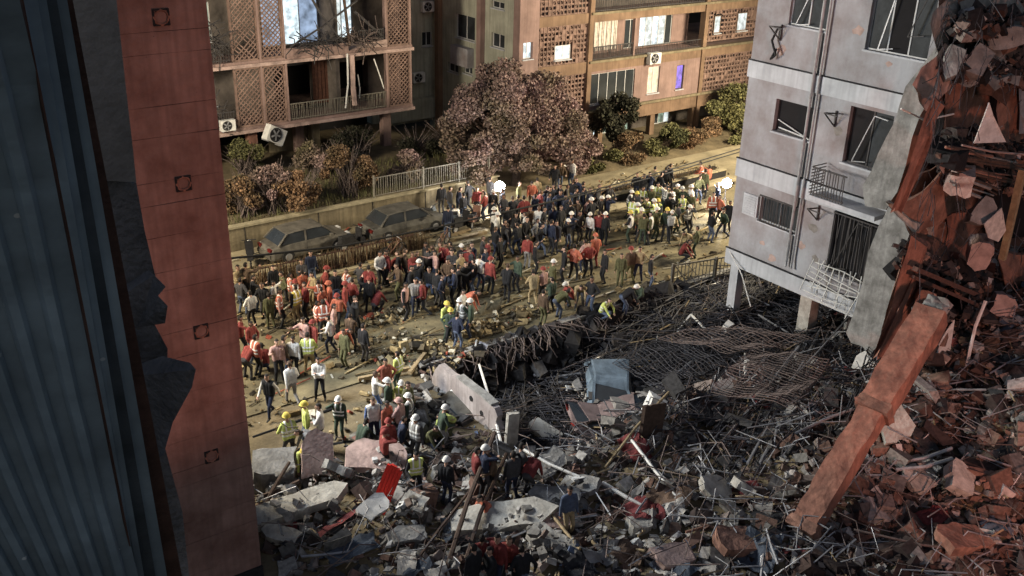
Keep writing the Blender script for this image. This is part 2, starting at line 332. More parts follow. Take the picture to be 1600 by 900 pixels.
# white street railing at the corner of the plot
wr = thing('street_railing', 'white metal barrier railing beside the corner column of the white building', 'railing', (32.5, 29.2, 0))
A = np.array([30.9, 29.2]); B = np.array([35.5, 28.2])
for z in (.22, 1.12):
    mb = MB(); mb.bar((*A, z), (*B, z), .06); obj('fence_rail', mb, M['railpale'], wr)
for i in range(3):
    p = A + (B - A) * i / 2; mb = MB(); mb.bar((*p, 0), (*p, 1.22), .09, up=(0, 1, 0)); obj('post', mb, M['railpale'], wr)
for i in range(24):
    p = A + (B - A) * (i + .5) / 24; mb = MB(); mb.bar((*p, .22), (*p, 1.12), .028, up=(0, 1, 0)); obj('picket', mb, M['railpale'], wr)
# low iron fence with dry growth along the near edge of the parking strip
lf = thing('parking_fence', 'low rusty iron fence overgrown with dry stalks in front of the parked cars', 'fence', (19, 38.9, .15))
for z in (.3, 1.0):
    mb = MB(); mb.bar((13, 39.15, z), (23.2, 39.15, z), .04); obj('fence_rail', mb, M['rustedge'], lf)
for i in range(60):
    x = 13.1 + i * .17; mb = MB(); mb.bar((x, 39.15, .15), (x + random.uniform(-.04, .04), 39.15 + random.uniform(-.03, .03), 1.08), .026, up=(0, 1, 0)); obj('picket', mb, M['rustedge'], lf)
# ================================================================== buildings
def holed(axis, c0, c1, a0, a1, z0, z1, holes, outline=None):
    """wall slab with real openings. axis 'x': plane x=c0..c1, a = y; axis 'y': plane y=c0..c1, a = x"""
    A = sorted({a0, a1, *[h[0] for h in holes], *[h[1] for h in holes]}); Z = sorted({z0, z1, *[h[2] for h in holes], *[h[3] for h in holes]})
    A = [a for a in A if a0 <= a <= a1]; Z = [z for z in Z if z0 <= z <= z1]
    ins = lambda a, z: a0 < a < a1 and z0 < z < z1 and not any(h[0] < a < h[1] and h[2] < z < h[3] for h in holes)
    P = (lambda c, a, z: (c, a, z)) if axis == 'x' else (lambda c, a, z: (a, c, z))
    mb = MB()
    for i in range(len(A) - 1):
        for j in range(len(Z) - 1):
            am, zm = (A[i] + A[i + 1]) / 2, (Z[j] + Z[j + 1]) / 2
            if not ins(am, zm): continue
            al, ah, zl, zh = A[i], A[i + 1], Z[j], Z[j + 1]
            for c in (c0, c1): mb.add([P(c, al, zl), P(c, ah, zl), P(c, ah, zh), P(c, al, zh)], [(0, 1, 2, 3)])
            for (p, q, out) in (((al, zl), (ah, zl), (am, zl - .001)), ((al, zh), (ah, zh), (am, zh + .001)), ((al, zl), (al, zh), (al - .001, zm)), ((ah, zl), (ah, zh), (ah + .001, zm))):
                if not ins(*out): mb.add([P(c0, *p), P(c0, *q), P(c1, *q), P(c1, *p)], [(0, 1, 2, 3)])
    return mb
def window(parent, axis, c, a0, a1, z0, z1, pane, frame=None, d=.12, nm=2, inset=0.0, sill=True, name='window', fw=.05, tilt=0):
    """a window standing in an opening: frame with mullions, a pane for each light, a sill. d: depth into the wall (sign = direction)"""
    frame = frame or M['frame']; P = (lambda c, a, z: (c, a, z)) if axis == 'x' else (lambda c, a, z: (a, c, z)); w = obj(name, _frame(P, c + d, a0, a1, z0, z1, nm, fw), frame, parent)
    for k in range(nm):
        b0 = a0 + (a1 - a0) * k / nm + fw * .6; b1 = a0 + (a1 - a0) * (k + 1) / nm - fw * .6; mb = MB(); cc = c + d * 1.05
        mb.add([P(cc, b0, z0 + fw), P(cc, b1, z0 + fw), P(cc, b1, z1 - fw), P(cc, b0, z1 - fw)], [(0, 1, 2, 3)])
        obj('pane', mb, pane[k % len(pane)] if isinstance(pane, list) else pane, w)
    if sill:
        mb = MB(); q0 = P(c - math.copysign(.07, d), a0 - .06, z0 - .07); q1 = P(c + d, a1 + .06, z0 - .005)
        mb.box([min(i, j) for i, j in zip(q0, q1)], [max(i, j) for i, j in zip(q0, q1)]); obj('sill', mb, M['white_trim'], w)
    return w
def _frame(P, c, a0, a1, z0, z1, nm, fw):
    mb = MB(); t = .05
    def bx(al, ah, zl, zh):
        q0, q1 = P(c - t / 2, al, zl), P(c + t / 2, ah, zh); mb.box([min(i, j) for i, j in zip(q0, q1)], [max(i, j) for i, j in zip(q0, q1)])
    bx(a0, a1, z0, z0 + fw); bx(a0, a1, z1 - fw, z1)
    for k in range(nm + 1):
        a = a0 + (a1 - a0) * k / nm; lo = a if k == 0 else (a - fw / 2 if k < nm else a - fw); bx(lo, lo + fw, z0 + fw, z1 - fw)
    return mb
def railing(parent, axis, c, a0, a1, z0, z1, n, m, name='railing', w=.03):
    P = (lambda a, z: (c, a, z)) if axis == 'x' else (lambda a, z: (a, c, z)); r = empty(name, P(a0, z0)); r.parent = parent; r.matrix_parent_inverse = PINV(parent)
    mb = MB(); mb.bar(P(a0, z1), P(a1, z1), .06, .05); mb.bar(P(a0, z0 + .08), P(a1, z0 + .08), .04); o = obj('handrail', mb, m, None); SETP(o, r)
    b = MB(); b.bar(P(0, 0) if False else (0, 0, 0), (0, 0, z1 - z0), w, up=(0, 1, 0)); me = b.mesh('baluster'); me.materials.append(m)
    for i in range(n):
        o = bpy.data.objects.new('baluster', me); COL.objects.link(o); o.location = P(a0 + (a1 - a0) * (i + .5) / n, z0); o.rotation_euler = (random.uniform(-.05, .05), random.uniform(-.05, .05), 0); SETP(o, r)
    return r
def WM(o):
    m = o.matrix_basis.copy()
    if o.parent is not None: m = WM(o.parent) @ o.matrix_parent_inverse @ m
    return m
def SETP(o, p): o.parent = p; o.matrix_parent_inverse = WM(p).inverted(); return o
def lattice_diag(x0, x1, z0, z1, y, step=.27, w=.055, t=.06):
    """screen of crossing diagonal clay bars, clipped to its rectangle"""
    mb = MB(); W_, H_ = x1 - x0, z1 - z0
    for s, yy in ((1, y), (-1, y + t * .55)):
        k = -H_ if s > 0 else 0
        k = -math.ceil(H_ / step) * step
        while k < W_ + H_:
            # line x = x0 + k + (z - z0)  (s>0)   or x = x0 + k + (z1 - z)
            ta, tb = max(0, -k), min(H_, W_ - k)
            if tb - ta > .08 and random.random() > .04:
                if s > 0: p, q = (x0 + k + ta, yy, z0 + ta), (x0 + k + tb, yy, z0 + tb)
                else: p, q = (x0 + k + ta, yy, z1 - ta), (x0 + k + tb, yy, z1 - tb)
                mb.bar(p, q, t, w, up=(0, 1, 0)) if False else mb.bar(p, q, w, t, up=(0, 1, 0))
            k += step
    for a, b in (((x0, y, z0), (x1, y, z0)), ((x0, y, z1), (x1, y, z1)), ((x0, y, z0), (x0, y, z1)), ((x1, y, z0), (x1, y, z1))): mb.bar(a, b, .11, .13, up=(0, 1, 0))
    return mb
def lattice_grid(x0, x1, z0, z1, y, step=.27, w=.07, skip=()):
    """pierced breeze block screen: square cells, some blocked"""
    mb = MB(); nx = max(1, round((x1 - x0) / step)); nz = max(1, round((z1 - z0) / step)); sx = (x1 - x0) / nx; sz = (z1 - z0) / nz
    out = lambda a, b: not any(h[0] < a < h[1] and h[2] < b < h[3] for h in skip)
    for i in range(nx + 1):
        for j in range(nz):
            if out(x0 + i * sx, z0 + (j + .5) * sz): mb.bar((x0 + i * sx, y, z0 + j * sz), (x0 + i * sx, y, z0 + (j + 1) * sz), w, .12, up=(0, 1, 0))
    for j in range(nz + 1):
        for i in range(nx):
            if out(x0 + (i + .5) * sx, z0 + j * sz): mb.bar((x0 + i * sx, y + .004, z0 + j * sz), (x0 + (i + 1) * sx, y + .004, z0 + j * sz), w, .11, up=(0, 0, 1))
    for i in range(nx):
        for j in range(nz):
            if out(x0 + (i + .5) * sx, z0 + (j + .5) * sz):
                r = random.random()
                if r < .16: mb.box((x0 + i * sx + w / 2, y - .03, z0 + j * sz + w / 2), (x0 + (i + 1) * sx - w / 2, y + .03, z0 + (j + 1) * sz - w / 2))
                elif r < .75:
                    a, b = x0 + (i + .5) * sx, z0 + (j + .5) * sz; mb.bar((a - sx * .4, y + .01, b - sz * .4), (a + sx * .4, y + .01, b + sz * .4), .035, .06, up=(0, 1, 0))
    return mb
def ac_unit(label, loc, rotz=0, tilt=0, s=1.0):
    t = thing('air_conditioner', label, 'air conditioner', loc, 'outdoor air conditioner units'); t.rotation_euler = (0, tilt, rotz); t.scale = (s, s, s)
    def lo(name, mb, m): o = obj(name, mb, m); o.parent = t; return o
    mb = MB(); mb.box((-.45, -.17, 0), (.45, .17, .65)); lo('casing', mb, M['plasticw'])
    mb = MB(); ring = [(.28 * math.cos(a) + -.08, -.185, .33 + .28 * math.sin(a)) for a in np.linspace(0, 2 * math.pi, 17)]; mb.tube(ring, .022, 5, cap=False); mb.tube([(-.08, -.172, .33), (-.08, -.19, .33)], .25, 16); lo('fan_opening', mb, M['near_dark'])
    for k in range(5):
        a = k * 2 * math.pi / 5; mb = MB(); mb.bar((-.08, -.2, .33), (-.08 + .24 * math.cos(a), -.2, .33 + .24 * math.sin(a)), .07, .012, up=(0, 1, 0)); lo('blade', mb, M['steel'])
    mb = MB(); mb.box((-.4, -.2, -.05), (-.33, .2, -.002)); mb.box((.33, -.2, -.05), (.4, .2, -.002)); lo('bracket', mb, M['steel'])
    return t
# ---------------------------------------------- white building beside the plot (facade x = 31, facing the light tower)
XB = 31.0
wb = thing('white_apartment_building', 'white apartment building on columns with torn end, beside the rubble plot', 'building', (31, 26, 0))
H_ = [(22.95, 24.65, 12.55, 14.3), (18.75, 21.2, 12.2, 14.7), (22.9, 24.72, 8.45, 9.72), (19.55, 21.35, 8.05, 10.15), (22.9, 24.8, 4.68, 5.72), (18.7, 21.3, 3.7, 6.2)]
obj('facade_wall', holed('x', XB, XB + .3, 18.3, 26.22, 3.05, 19.5, H_), M['white_wall'], wb)
mb = MB(); mb.box((XB + .3, 25.92, 3.05), (43, 26.22, 19.5)); obj('street_side_wall', mb, M['white_wall'], wb)
mb = MB(); mb.box((43.003, 12, 2.3), (43.3, 26.22, 19.5)); obj('rear_wall', mb, M['white_wall'], wb)
mb = MB(); mb.box((XB, 18.3, 19.503), (43.3, 26.22, 19.8)); obj('roof_slab', mb, M['concrete'], wb)
for z0, z1 in ((2.32, 3.0), (6.2, 6.95), (10.3, 10.95), (14.9, 15.5)):
    mb = MB(); mb.box((XB - .06, 18.35, z0), (XB + .0 - .003, 26.28, z1)); obj('floor_band', mb, M['white_trim'], wb)
    mb = MB(); mb.box((XB - .085, 18.4, z1), (XB - .003, 26.3, z1 + .045)); obj('shadow_line', mb, M['joint'], wb)  # dark strip paints the setback shadow above each floor band
    mb = MB(); mb.box((XB + .3, 18.8, z0), (43, 25.9, z1)); obj('floor_slab', mb, M['concrete'], wb)
mb = MB(); mb.box((XB + .003, 18.35, 2.33), (XB + .29, 26.2, 3.04)); obj('edge_beam', mb, M['white_wall'], wb)
for z in (3.0, 6.95, 10.95, 15.5):
    mb = MB(); mb.box((XB + 4.6, 18.9, z), (XB + 4.75, 25.9, z + 3.2)); obj('inner_wall', mb, M['room'], wb)
    for y in (21.9, 22.2 + .3):
        pass
    mb = MB(); mb.box((XB + .31, 22.0, z), (XB + 4.6, 22.15, z + 3.2)); obj('partition', mb, M['room'], wb)
for (x, y, w) in ((31.02, 25.75, .42), (31.5, 22.3, .55), (36, 25.7, .45), (36.5, 21.5, .5), (41, 25.7, .45)):
    mb = MB(); mb.box((x, y - w / 2, -1.6), (x + w, y + w / 2, 2.31)); obj('column', mb, M['white_trim'] if y > 25 else M['concrete2'], wb)
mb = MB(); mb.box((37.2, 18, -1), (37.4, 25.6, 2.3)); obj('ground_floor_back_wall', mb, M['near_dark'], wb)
window(wb, 'x', XB, 22.95, 24.65, 12.55, 14.3, M['dullglass'], d=.14)
w_ = window(wb, 'x', XB, 18.75, 21.2, 12.2, 14.7, [M['dullglass'], M['black'], M['dullglass']], d=.16, nm=3)
w_ = window(wb, 'x', XB, 22.9, 24.72, 8.45, 9.72, M['black'], d=.22, nm=1, frame=M['rail'])
mb = MB(); mb.bar((XB + .1, 24.5, 8.62), (XB + .1, 23.1, 8.5), .05); mb.bar((XB + .14, 24.6, 8.9), (XB + .1, 23.0, 8.46), .04); obj('broken_sash', mb, M['frame'], w_)
w_ = window(wb, 'x', XB, 19.55, 21.35, 8.05, 10.15, [M['dullglass'], M['black']], d=.2, nm=2, frame=M['rail'])
w_ = window(wb, 'x', XB, 22.9, 24.8, 4.68, 5.72, M['dullglass'], d=.14, nm=2)
g = railing(wb, 'x', XB - .05, 22.85, 24.85, 4.6, 5.75, 15, M['rail'], 'window_grille', .022)
mb = MB(); mb.box((XB - .09, 24.9, 4.75), (XB - .02, 25.65, 5.65)); sh = obj('open_shutter', mb, M['white_trim'], wb)
for k in range(8):
    z = 4.82 + k * .1; mb = MB(); mb.bar((XB - .1, 24.97, z), (XB - .1, 25.58, z), .03, .07); obj('slat', mb, M['white_trim'], sh)
window(wb, 'x', XB, 18.7, 21.3, 3.7, 6.2, M['black'], d=.25, nm=2, frame=M['rail'], sill=False, name='balcony_door')
railing(wb, 'x', XB - .04, 18.8, 21.3, 3.72, 6.1, 17, M['rail'], 'door_grille', .03)
for k, (a, b, y0, y1, dd) in enumerate(((12.3, 14.5, 20.6, 20.2, -.1), (12.9, 14.6, 19.5, 18.95, -.18), (8.2, 10.0, 20.9, 20.3, -.08), (8.1, 9.2, 20.1, 19.7, -.2), (12.6, 14.2, 24.2, 23.6, -.12), (4.0, 6.0, 20.9, 20.2, -.2))):
    mb = MB(); mb.bar((XB + dd, y0, a), (XB + dd * .3, y1, b), .045, .03); mb.bar((XB + dd, y0, a), (XB + dd * .6, y0 - .55, a + .1), .04, .03); mb.bar((XB + dd * .3, y1, b), (XB + dd * .2, y1 - .55, b - .05), .04, .03); obj('torn_sash', mb, M['rail'] if k % 2 else M['steel'], wb)
for k in range(26):   # blast-pitted plaster
    y, z = random.uniform(18.6, 26), random.choice((random.uniform(3.2, 6), random.uniform(7.2, 10.1), random.uniform(11.2, 14.6)))
    if any(h[0] - .3 < y < h[1] + .3 and h[2] - .3 < z < h[3] + .3 for h in H_): continue
    r = random.uniform(.06, .28); n = 9; mb = MB(); mb.prism([(XB - .004, y + r * math.cos(a) * random.uniform(.5, 1.2), z + r * math.sin(a) * random.uniform(.4, 1.0)) for a in np.linspace(0, 6.28, n + 1)[:-1]], (.01, 0, 0)); obj('plaster_scar', mb, M['pinkcon'] if k % 3 else M['near_wall'], wb)
# small balcony with its bar cage and slab
mb = MB(); mb.box((XB - .95, 19.0, 6.62), (XB - .09, 21.9, 6.78)); bal = obj('balcony_slab', mb, M['white_trim'], wb)
railing(wb, 'x', XB - .92, 20.4, 21.9, 6.8, 7.85, 12, M['rail'], 'balcony_railing', .028)
cg = empty('balcony_side_grille', (XB, 22, 7)); SETP(cg, wb)
for k in range(9):
    z = 6.86 + k * .125; mb = MB(); mb.bar((XB - .92, 21.93, z), (XB - .1, 21.93, z), .03); SETP(obj('bar', mb, M['rail']), cg)
# pipes, brackets, cables on the facade
for y, r in ((23.05, .06), (22.78, .045)):
    mb = MB(); mb.tube([(XB - .14, y, 19), (XB - .14, y, 3.7), (XB - .2, y - .03, 3.3)], r, 7); obj('drain_pipe', mb, M['steel'], wb)
for y, z in ((21.9, 9.75), (22.0, 6.05), (24.9, 12.4)):
    mb = MB(); mb.bar((XB - .05, y, z), (XB - .75, y, z + .1), .05); mb.bar((XB - .05, y, z - .5), (XB - .05, y, z + .1), .05); mb.bar((XB - .05, y, z - .48), (XB - .72, y, z + .08), .04); mb.bar((XB - .75, y, z + .1), (XB - .75, y - .6, z + .1), .04); obj('wall_bracket', mb, M['rail'], wb)
mb = MB(); mb.tube([(XB - .1, 25.0, 12.4), (XB - .25, 25.1, 11.9), (XB - .3, 24.8, 11.4), (XB - .25, 25.05, 11.2), (XB - .1, 24.95, 11.6)], .05, 5); obj('torn_cable', mb, M['rubber'], wb)
mb = MB(); mb.tube([(XB - .05, 26.1, 2.9), (XB - .4, 25, 2.3), (XB - .9, 23.9, 1.35)], .025, 5); obj('hanging_wire', mb, M['cloth'], wb)
# broken white trellis heaped at the balcony door
tr = thing('broken_trellis', 'tangled white broken trellis hanging below the barred balcony door', 'trellis', (30.6, 20.5, 3))
o = obj('grid', MB(), M['plasticw']); bpy.data.objects.remove(o)
for k in range(11):
    a = Vector((XB - .25, 21.7 - k * .24, 4.1 + .1 * math.sin(k))); b = a + Vector((-.35 + random.uniform(-.2, .2), random.uniform(-.4, .3), -1.45 + random.uniform(-.2, .3))); mb = MB(); mb.bar(a, b, .035, .03); SETP(obj('bar', mb, M['plasticw']), tr)
for k in range(8):
    a = Vector((XB - .3 - .05 * k, 21.75 + random.uniform(-.2, .1), 4.0 - k * .19)); b = a + Vector((random.uniform(-.2, .1), -2.5 + random.uniform(-.3, .5), random.uniform(-.35, .3))); mb = MB(); mb.tube([a, (a + b) / 2 + Vector((random.uniform(-.2, .1), 0, random.uniform(-.15, .15))), b], .02, 4); SETP(obj('bar', mb, M['plasticw']), tr)

# ---------------------------------------------- side building, red light put into its wall colour (its wall faces the camera, y = 21)
YO = 21.0; XO = float(PY(366, 450, YO)[0])
ob = thing('red_lit_side_building', 'tall windowless building wall glowing orange-red with square vent blocks', 'building', (0, YO + 2, 0))
mb = MB(); mb.box((-6, YO + .05, -1), (XO - .015, YO + 5, 24)); obj('wall_core', mb, M['joint'], ob)
z = 0.62; row = 0
while z < 21:
    h = [.52, .97, .66, 1.08, .45, .83, .74][row % 7]; e = .004 if row % 3 else .002
    mb = MB(); n_ = 16; vs = []
    for k in range(n_ + 1):
        x = -6 + (XO + 6) * (k / n_) ** .7; d = YO - .008 * random.random() - .004 * (row % 2); vs += [(x, d, z + e + random.uniform(-.004, .006)), (x, d, z + h - e + random.uniform(-.006, .004)), (x, YO + .049, z + h - e), (x, YO + .049, z + e)]
    fs = [(4 * k + a, 4 * k + (a + 1) % 4, 4 * k + 4 + (a + 1) % 4, 4 * k + 4 + a) for k in range(n_) for a in range(4)] + [(3, 2, 1, 0), (4 * n_, 4 * n_ + 1, 4 * n_ + 2, 4 * n_ + 3)]
    mb.add(vs, fs); obj('panel', mb, M['orange'], ob)
    z += h; row += 1
mb = MB(); mb.box((-6, YO - .06, -1), (XO + .02, YO + .049, .61)); obj('dark_base_strip', mb, M['near_dark'], ob)  # dark strip along the foot of the wall
for (px, py) in ((252, 27), (287, 287), (315, 518), (331, 713), (236, -240)):
    p = PY(px, py, YO - .03); v = empty('vent_block', p); SETP(v, ob); s = .17
    for sx in (-1, 1):
        for sz in (-1, 1):
            mb = MB(); l_ = s * random.uniform(.75, .95); poly = [(sx * s, sz * s), (sx * (s - l_), sz * s), (sx * (s - l_), sz * (s - .034)), (sx * (s - .034), sz * (s - .034)), (sx * (s - .034), sz * (s - l_)), (sx * s, sz * (s - l_))]
            mb.prism([(p[0] + a, p[1] - .012, p[2] + b) for a, b in poly], (0, .05, 0)); SETP(obj('corner_bracket', mb, M['near_dark']), v)
    mb = MB(); mb.tube([(p[0] + .15 * math.cos(a), p[1] + .01, p[2] + .15 * math.sin(a)) for a in np.linspace(0, 2 * math.pi, 13)], .028, 5, cap=False); SETP(obj('ring', mb, M['terracotta']), v)
# ---------------------------------------------- the near edge of the camera's own building
nb = thing('near_window_wall', 'dark rendered wall edge of the window we look out of, torn below', 'wall', PY(180, 450, 3.2))
def slab(pix, Y, t, name, m, parent):
    mb = MB(); mb.prism([V3(PY(x, y, Y)) for x, y in pix], (0, t, 0)); return obj(name, mb, m, parent)
slab([(60, -60), (176, -60), (182, 0), (196, 130), (208, 235), (213, 285), (150, 282), (100, 280)], 3.10, .22, 'upper_wall', M['near_wall'], nb)
slab([(150, 282.5), (213, 286), (226, 360), (243, 432), (238, 500), (262, 545), (258, 700), (285, 800), (302, 960), (150, 960)], 3.16, .2, 'lower_wall', M['near_torn'], nb)
bp_ = thing('torn_wall_panel', 'jagged dark torn panels sticking out of the near wall over the orange facade', 'panel', PY(250, 560, 3.0))
def flap(pix, Ys, t, name, m, parent):
    mb = MB(); mb.prism([V3(PY(x, y, Y)) for (x, y), Y in zip(pix, Ys)], (0, t, 0)); return obj(name, mb, m, parent)
flap([(165, 478), (240, 430), (259, 448), (247, 462), (262, 478), (258, 505), (215, 512), (170, 520)], [3.05, 2.95, 2.85, 2.9, 2.85, 2.9, 3.0, 3.05], .05, 'flap', M['near_torn'], bp_)
flap([(190, 590), (262, 566), (306, 577), (300, 605), (270, 660), (255, 712), (225, 725), (205, 690)], [3.05, 2.9, 2.75, 2.78, 2.9, 2.95, 3.05, 3.05], .05, 'flap', M['near_torn'], bp_)
flap([(200, 715), (240, 722), (252, 735), (240, 790), (212, 800)], [3.05, 3.0, 2.95, 3.0, 3.05], .05, 'flap', M['near_torn'], bp_)
# corrugated steel shutter hanging by the window
sp = thing('corrugated_shutter', 'blue-grey corrugated steel shutter beside the window, nearest to the viewer', 'shutter', PY(60, 500, 2.0))
mb = MB(); nu = 160; vs = []
for i in range(nu + 1):
    k = i / nu * 8.0; fr = k % 1.0
    dep = 0 if fr < .74 else (.03 * math.sin((fr - .74) / .26 * math.pi))
    for j in range(7):
        t = j / 6; yp = -40 + t * 980; xr = 30 + (215 - 30) * (yp / 900) + 4 * math.sin(yp / 140); xl = xr - k * (84 - 50 * yp / 900)
        Yp = 1.55 + .95 * t; p = PY(xl, yp, Yp); vs.append((p[0], p[1] - dep, p[2]))
mb.v = vs; mb.f = [(i * 7 + j, i * 7 + j + 1, (i + 1) * 7 + j + 1, (i + 1) * 7 + j) for i in range(nu) for j in range(6)]; mb.m = [0] * len(mb.f)
so = obj('ribbed_sheet', mb, M['sheet'], sp); md = so.modifiers.new('thickness', 'SOLIDIFY'); md.thickness = .012
def rail_strip(x0a, x0b, x1a, x1b, Ya, Yb, t, name, m):
    mb = MB(); a = [PY(x0a, -40, Ya), PY(x0b, -40, Ya), PY(x1b, 940, Yb), PY(x1a, 940, Yb)]; mb.prism([V3(p) for p in a], (0, t, 0)); return obj(name, mb, m, sp)
rail_strip(26, 29, 219, 221, 1.60, 2.56, .02, 'edge_trim', M['rustedge'])
rail_strip(52, 66, 222, 232, 1.70, 2.6, .05, 'guide_rail', M['sheet'])
rail_strip(66, 82, 232, 250, 1.75, 2.65, .05, 'guide_rail', M['sheetdark'])
rail_strip(82, 98, 250, 268, 1.78, 2.68, .07, 'guide_rail', M['sheet'])
rail_strip(29.5, 51.5, 221.5, 221.8, 1.66, 2.62, .02, 'rail_back', M['sheet'])
rail_strip(98, 106, 268, 292, 1.85, 2.75, .05, 'guide_edge', M['rustedge'])
# ---------------------------------------------- balcony building across the street (front y = 52)
YL = 52.0
lb = thing('balcony_building', 'damaged apartment block with clay lattice screens and blown-out lit balconies', 'building', (24, 52, 1.25))
X0, X1 = 14.0, 30.75
lv = [3.45, 7.05, 11.0]
for z in lv:
    mb = MB(); mb.box((X0, YL - .02, z), (X1 + .1, YL + 6, z + .34)); obj('floor_slab', mb, M['facade_pink'], lb)
    mb = MB(); mb.box((X0, YL - .14, z + .02), (X1 + .16, YL - .023, z + .2)); obj('slab_edge', mb, M['pinkcon'], lb)
mb = MB(); mb.box((22.75, YL - .05, 7.40), (26.6, YL + .1, 7.86)); obj('parapet', mb, M['facade_pink'], lb)
mb = MB(); mb.prism([(26.7, YL - .02, 7.40), (29.15, YL - .04, 7.40), (29.15, YL - .04, 7.84), (27.9, YL - .06, 7.80), (27.2, YL - .16, 7.55)], (0, .14, 0)); obj('broken_parapet', mb, M['pinkcon'], lb)
for (a, b, z0, z1) in ((19.75, 21.2, 3.85, 7.0), (19.75, 21.2, 7.45, 10.9), (21.35, 22.6, 3.85, 7.0), (21.35, 22.6, 7.45, 10.9), (29.2, 30.65, 3.85, 7.0), (29.2, 30.65, 7.45, 10.9), (19.75, 21.2, 11.4, 14), (21.35, 22.6, 11.4, 14), (29.2, 30.65, 11.4, 14)):
    obj('lattice_screen', lattice_diag(a, b, z0, z1, YL + .05), M['lattice'], lb)
for x in (21.27, 22.72, 29.1, 30.72):
    mb = MB(); mb.box((x - .06, YL - .03, 3.8), (x + .06, YL + .25, 14)); obj('pier', mb, M['facade_pink'], lb)
# back walls of the loggias, with openings
mb = holed('y', YL + 2.2, YL + 2.4, X0, X1, 3.8, 7.05, [(22.9, 25.2, 3.9, 6.4), (26.9, 29.0, 3.9, 6.3), (18.2, 19.4, 4.6, 6.2)]); obj('back_wall', mb, M['room'], lb)
mb = holed('y', YL + 2.2, YL + 2.4, X0, X1, 7.4, 11.0, [(18.0, 19.5, 8.2, 10.3), (22.4, 25.9, 7.6, 10.7), (26.7, 28.1, 7.7, 10.6)]); obj('back_wall', mb, M['room'], lb)
mb = MB(); mb.box((X0, YL + 5.8, .5), (X1, YL + 6, 15)); obj('rear_wall', mb, M['black'], lb)
mb = MB(); mb.box((X1 - .2, YL + .3, 3.8), (X1, YL + 6, 15)); obj('end_wall', mb, M['facade_pink'], lb)
mb = MB(); mb.box((25.95, YL + .4, 3.8), (26.2, YL + 2.2, 7.04)); mb.box((25.95, YL + .4, 7.4), (26.2, YL + 2.2, 11)); obj('partition', mb, M['room'], lb)
window(lb, 'y', YL + 2.2, 22.4, 25.9, 7.6, 10.7, [M['lit_blue'], M['lit_cool'], M['lit_blue']], d=.12, nm=3, sill=False, name='lit_opening')
window(lb, 'y', YL + 2.2, 26.7, 28.1, 7.7, 10.6, [M['lit_white'], M['lit_cool']], d=.12, nm=2, sill=False, name='lit_opening')
window(lb, 'y', YL + 2.2, 18.0, 19.5, 8.2, 10.3, M['lit_green'], d=.12, nm=2, name='lit_opening')
window(lb, 'y', YL + 2.2, 18.2, 19.4, 4.6, 6.2, M['lit_white'], d=.12, nm=2, name='lit_opening')
mb = MB()
for i in range(14): mb.box((25.0 + i * .075, YL + 1.5 + .03 * math.sin(i * 2), 4.2), (25.07 + i * .075, YL + 1.56 + .03 * math.sin(i * 2), 6.9))
cu = obj('curtain', mb, M['curtain'], lb)
railing(lb, 'y', YL + .04, 22.8, 29.05, 3.82, 4.75, 58, M['railpale'], 'balcony_railing', .026)
railing(lb, 'y', YL + .06, 27.3, 29.1, 7.85, 8.45, 16, M['rail'], 'balcony_railing', .026)
railing(lb, 'y', YL + .06, 16.5, 19.6, 7.45, 8.35, 22, M['rail'], 'balcony_railing', .026)
railing(lb, 'y', YL + .06, 16.5, 19.6, 3.85, 4.75, 22, M['rail'], 'balcony_railing', .026)
for (x, y, m_) in ((20.6, 52.3, 'terracotta'), (29.3, 52.5, 'facade_pink'), (25.0, 53.5, 'retain'), (24.2, 54, 'facade_pink'), (17.0, 52.4, 'terracotta')):
    mb = MB(); mb.box((x - .26, y, .5), (x + .26, y + .5, 3.44)); obj('column', mb, M[m_], lb)
mb = MB(); mb.box((22.6, 54.8, .6), (25.4, 55.0, 3.4)); obj('ground_floor_wall', mb, M['retain'], lb)
# bent beams and debris hanging from the upper lit balcony: a thing of its own
for i, (pts, r, m_, lab) in enumerate((
    ([(24.2, 52.0, 11.0), (24.9, 51.8, 9.6), (26.1, 51.7, 8.0)], .07, 'rail', 'dark bent roller-shutter beam crossing the bright blue balcony opening'),
    ([(23.1, 52.1, 7.9), (25.0, 51.9, 8.9), (27.2, 51.8, 10.2)], .06, 'rail', 'long straight dark bar leaning diagonally across the bright blue balcony'),
    ([(26.4, 52.0, 11), (26.5, 51.9, 9.5), (26.6, 51.8, 7.7)], .09, 'wooddark', 'dark upright broken post between the two lit balcony openings'),
    ([(27.0, 51.8, 9.6), (28.0, 51.75, 8.7), (28.7, 51.8, 8.1)], .08, 'rail', 'dark sloping bar in front of the white lit balcony opening'),
    ([(26.4, 51.75, 7.3), (26.3, 51.6, 5.6), (26.1, 51.65, 4.2)], .05, 'plasticw', 'thin pale pole hanging in front of the lower balcony'),
    ([(26.7, 51.8, 7.2), (26.65, 51.7, 5.4), (26.75, 51.7, 4.3)], .17, 'pinkcon', 'thick torn pale curtain roll hanging down in the lower balcony'),
    ([(27.1, 51.9, 6.0), (27.2, 51.9, 5.2), (27.15, 51.9, 4.6)], .035, 'plasticw', 'short pale bent pipe standing in the lower balcony'),
    ([(28.2, 51.9, 6.8), (28.5, 51.8, 5.8), (28.8, 51.9, 5.0)], .035, 'plasticw', 'thin pale bent frame bar beside the end lattice screen'))):
    mb = MB(); mb.tube(pts, r, 6); tag(obj('hanging_bar', mb, M[m_]), lab, 'debris', 'debris hanging from the blown-out balconies')
def tangle(c, ext, n, r, m, L=(.5, 1.4), curl=.35):
    mb = MB(); c = Vector(c)
    for _ in range(n):
        p = c + Vector([random.gauss(0, .45) * e for e in ext]); d = Vector((random.gauss(0, 1), random.gauss(0, .6), random.gauss(0, .8))).normalized() * random.uniform(*L)
        q = p + d * .5 + Vector([random.uniform(-curl, curl) for _ in range(3)]) * .5; mb.tube([p, q, p + d], random.uniform(.6, 1.2) * r, 4)
    return mb
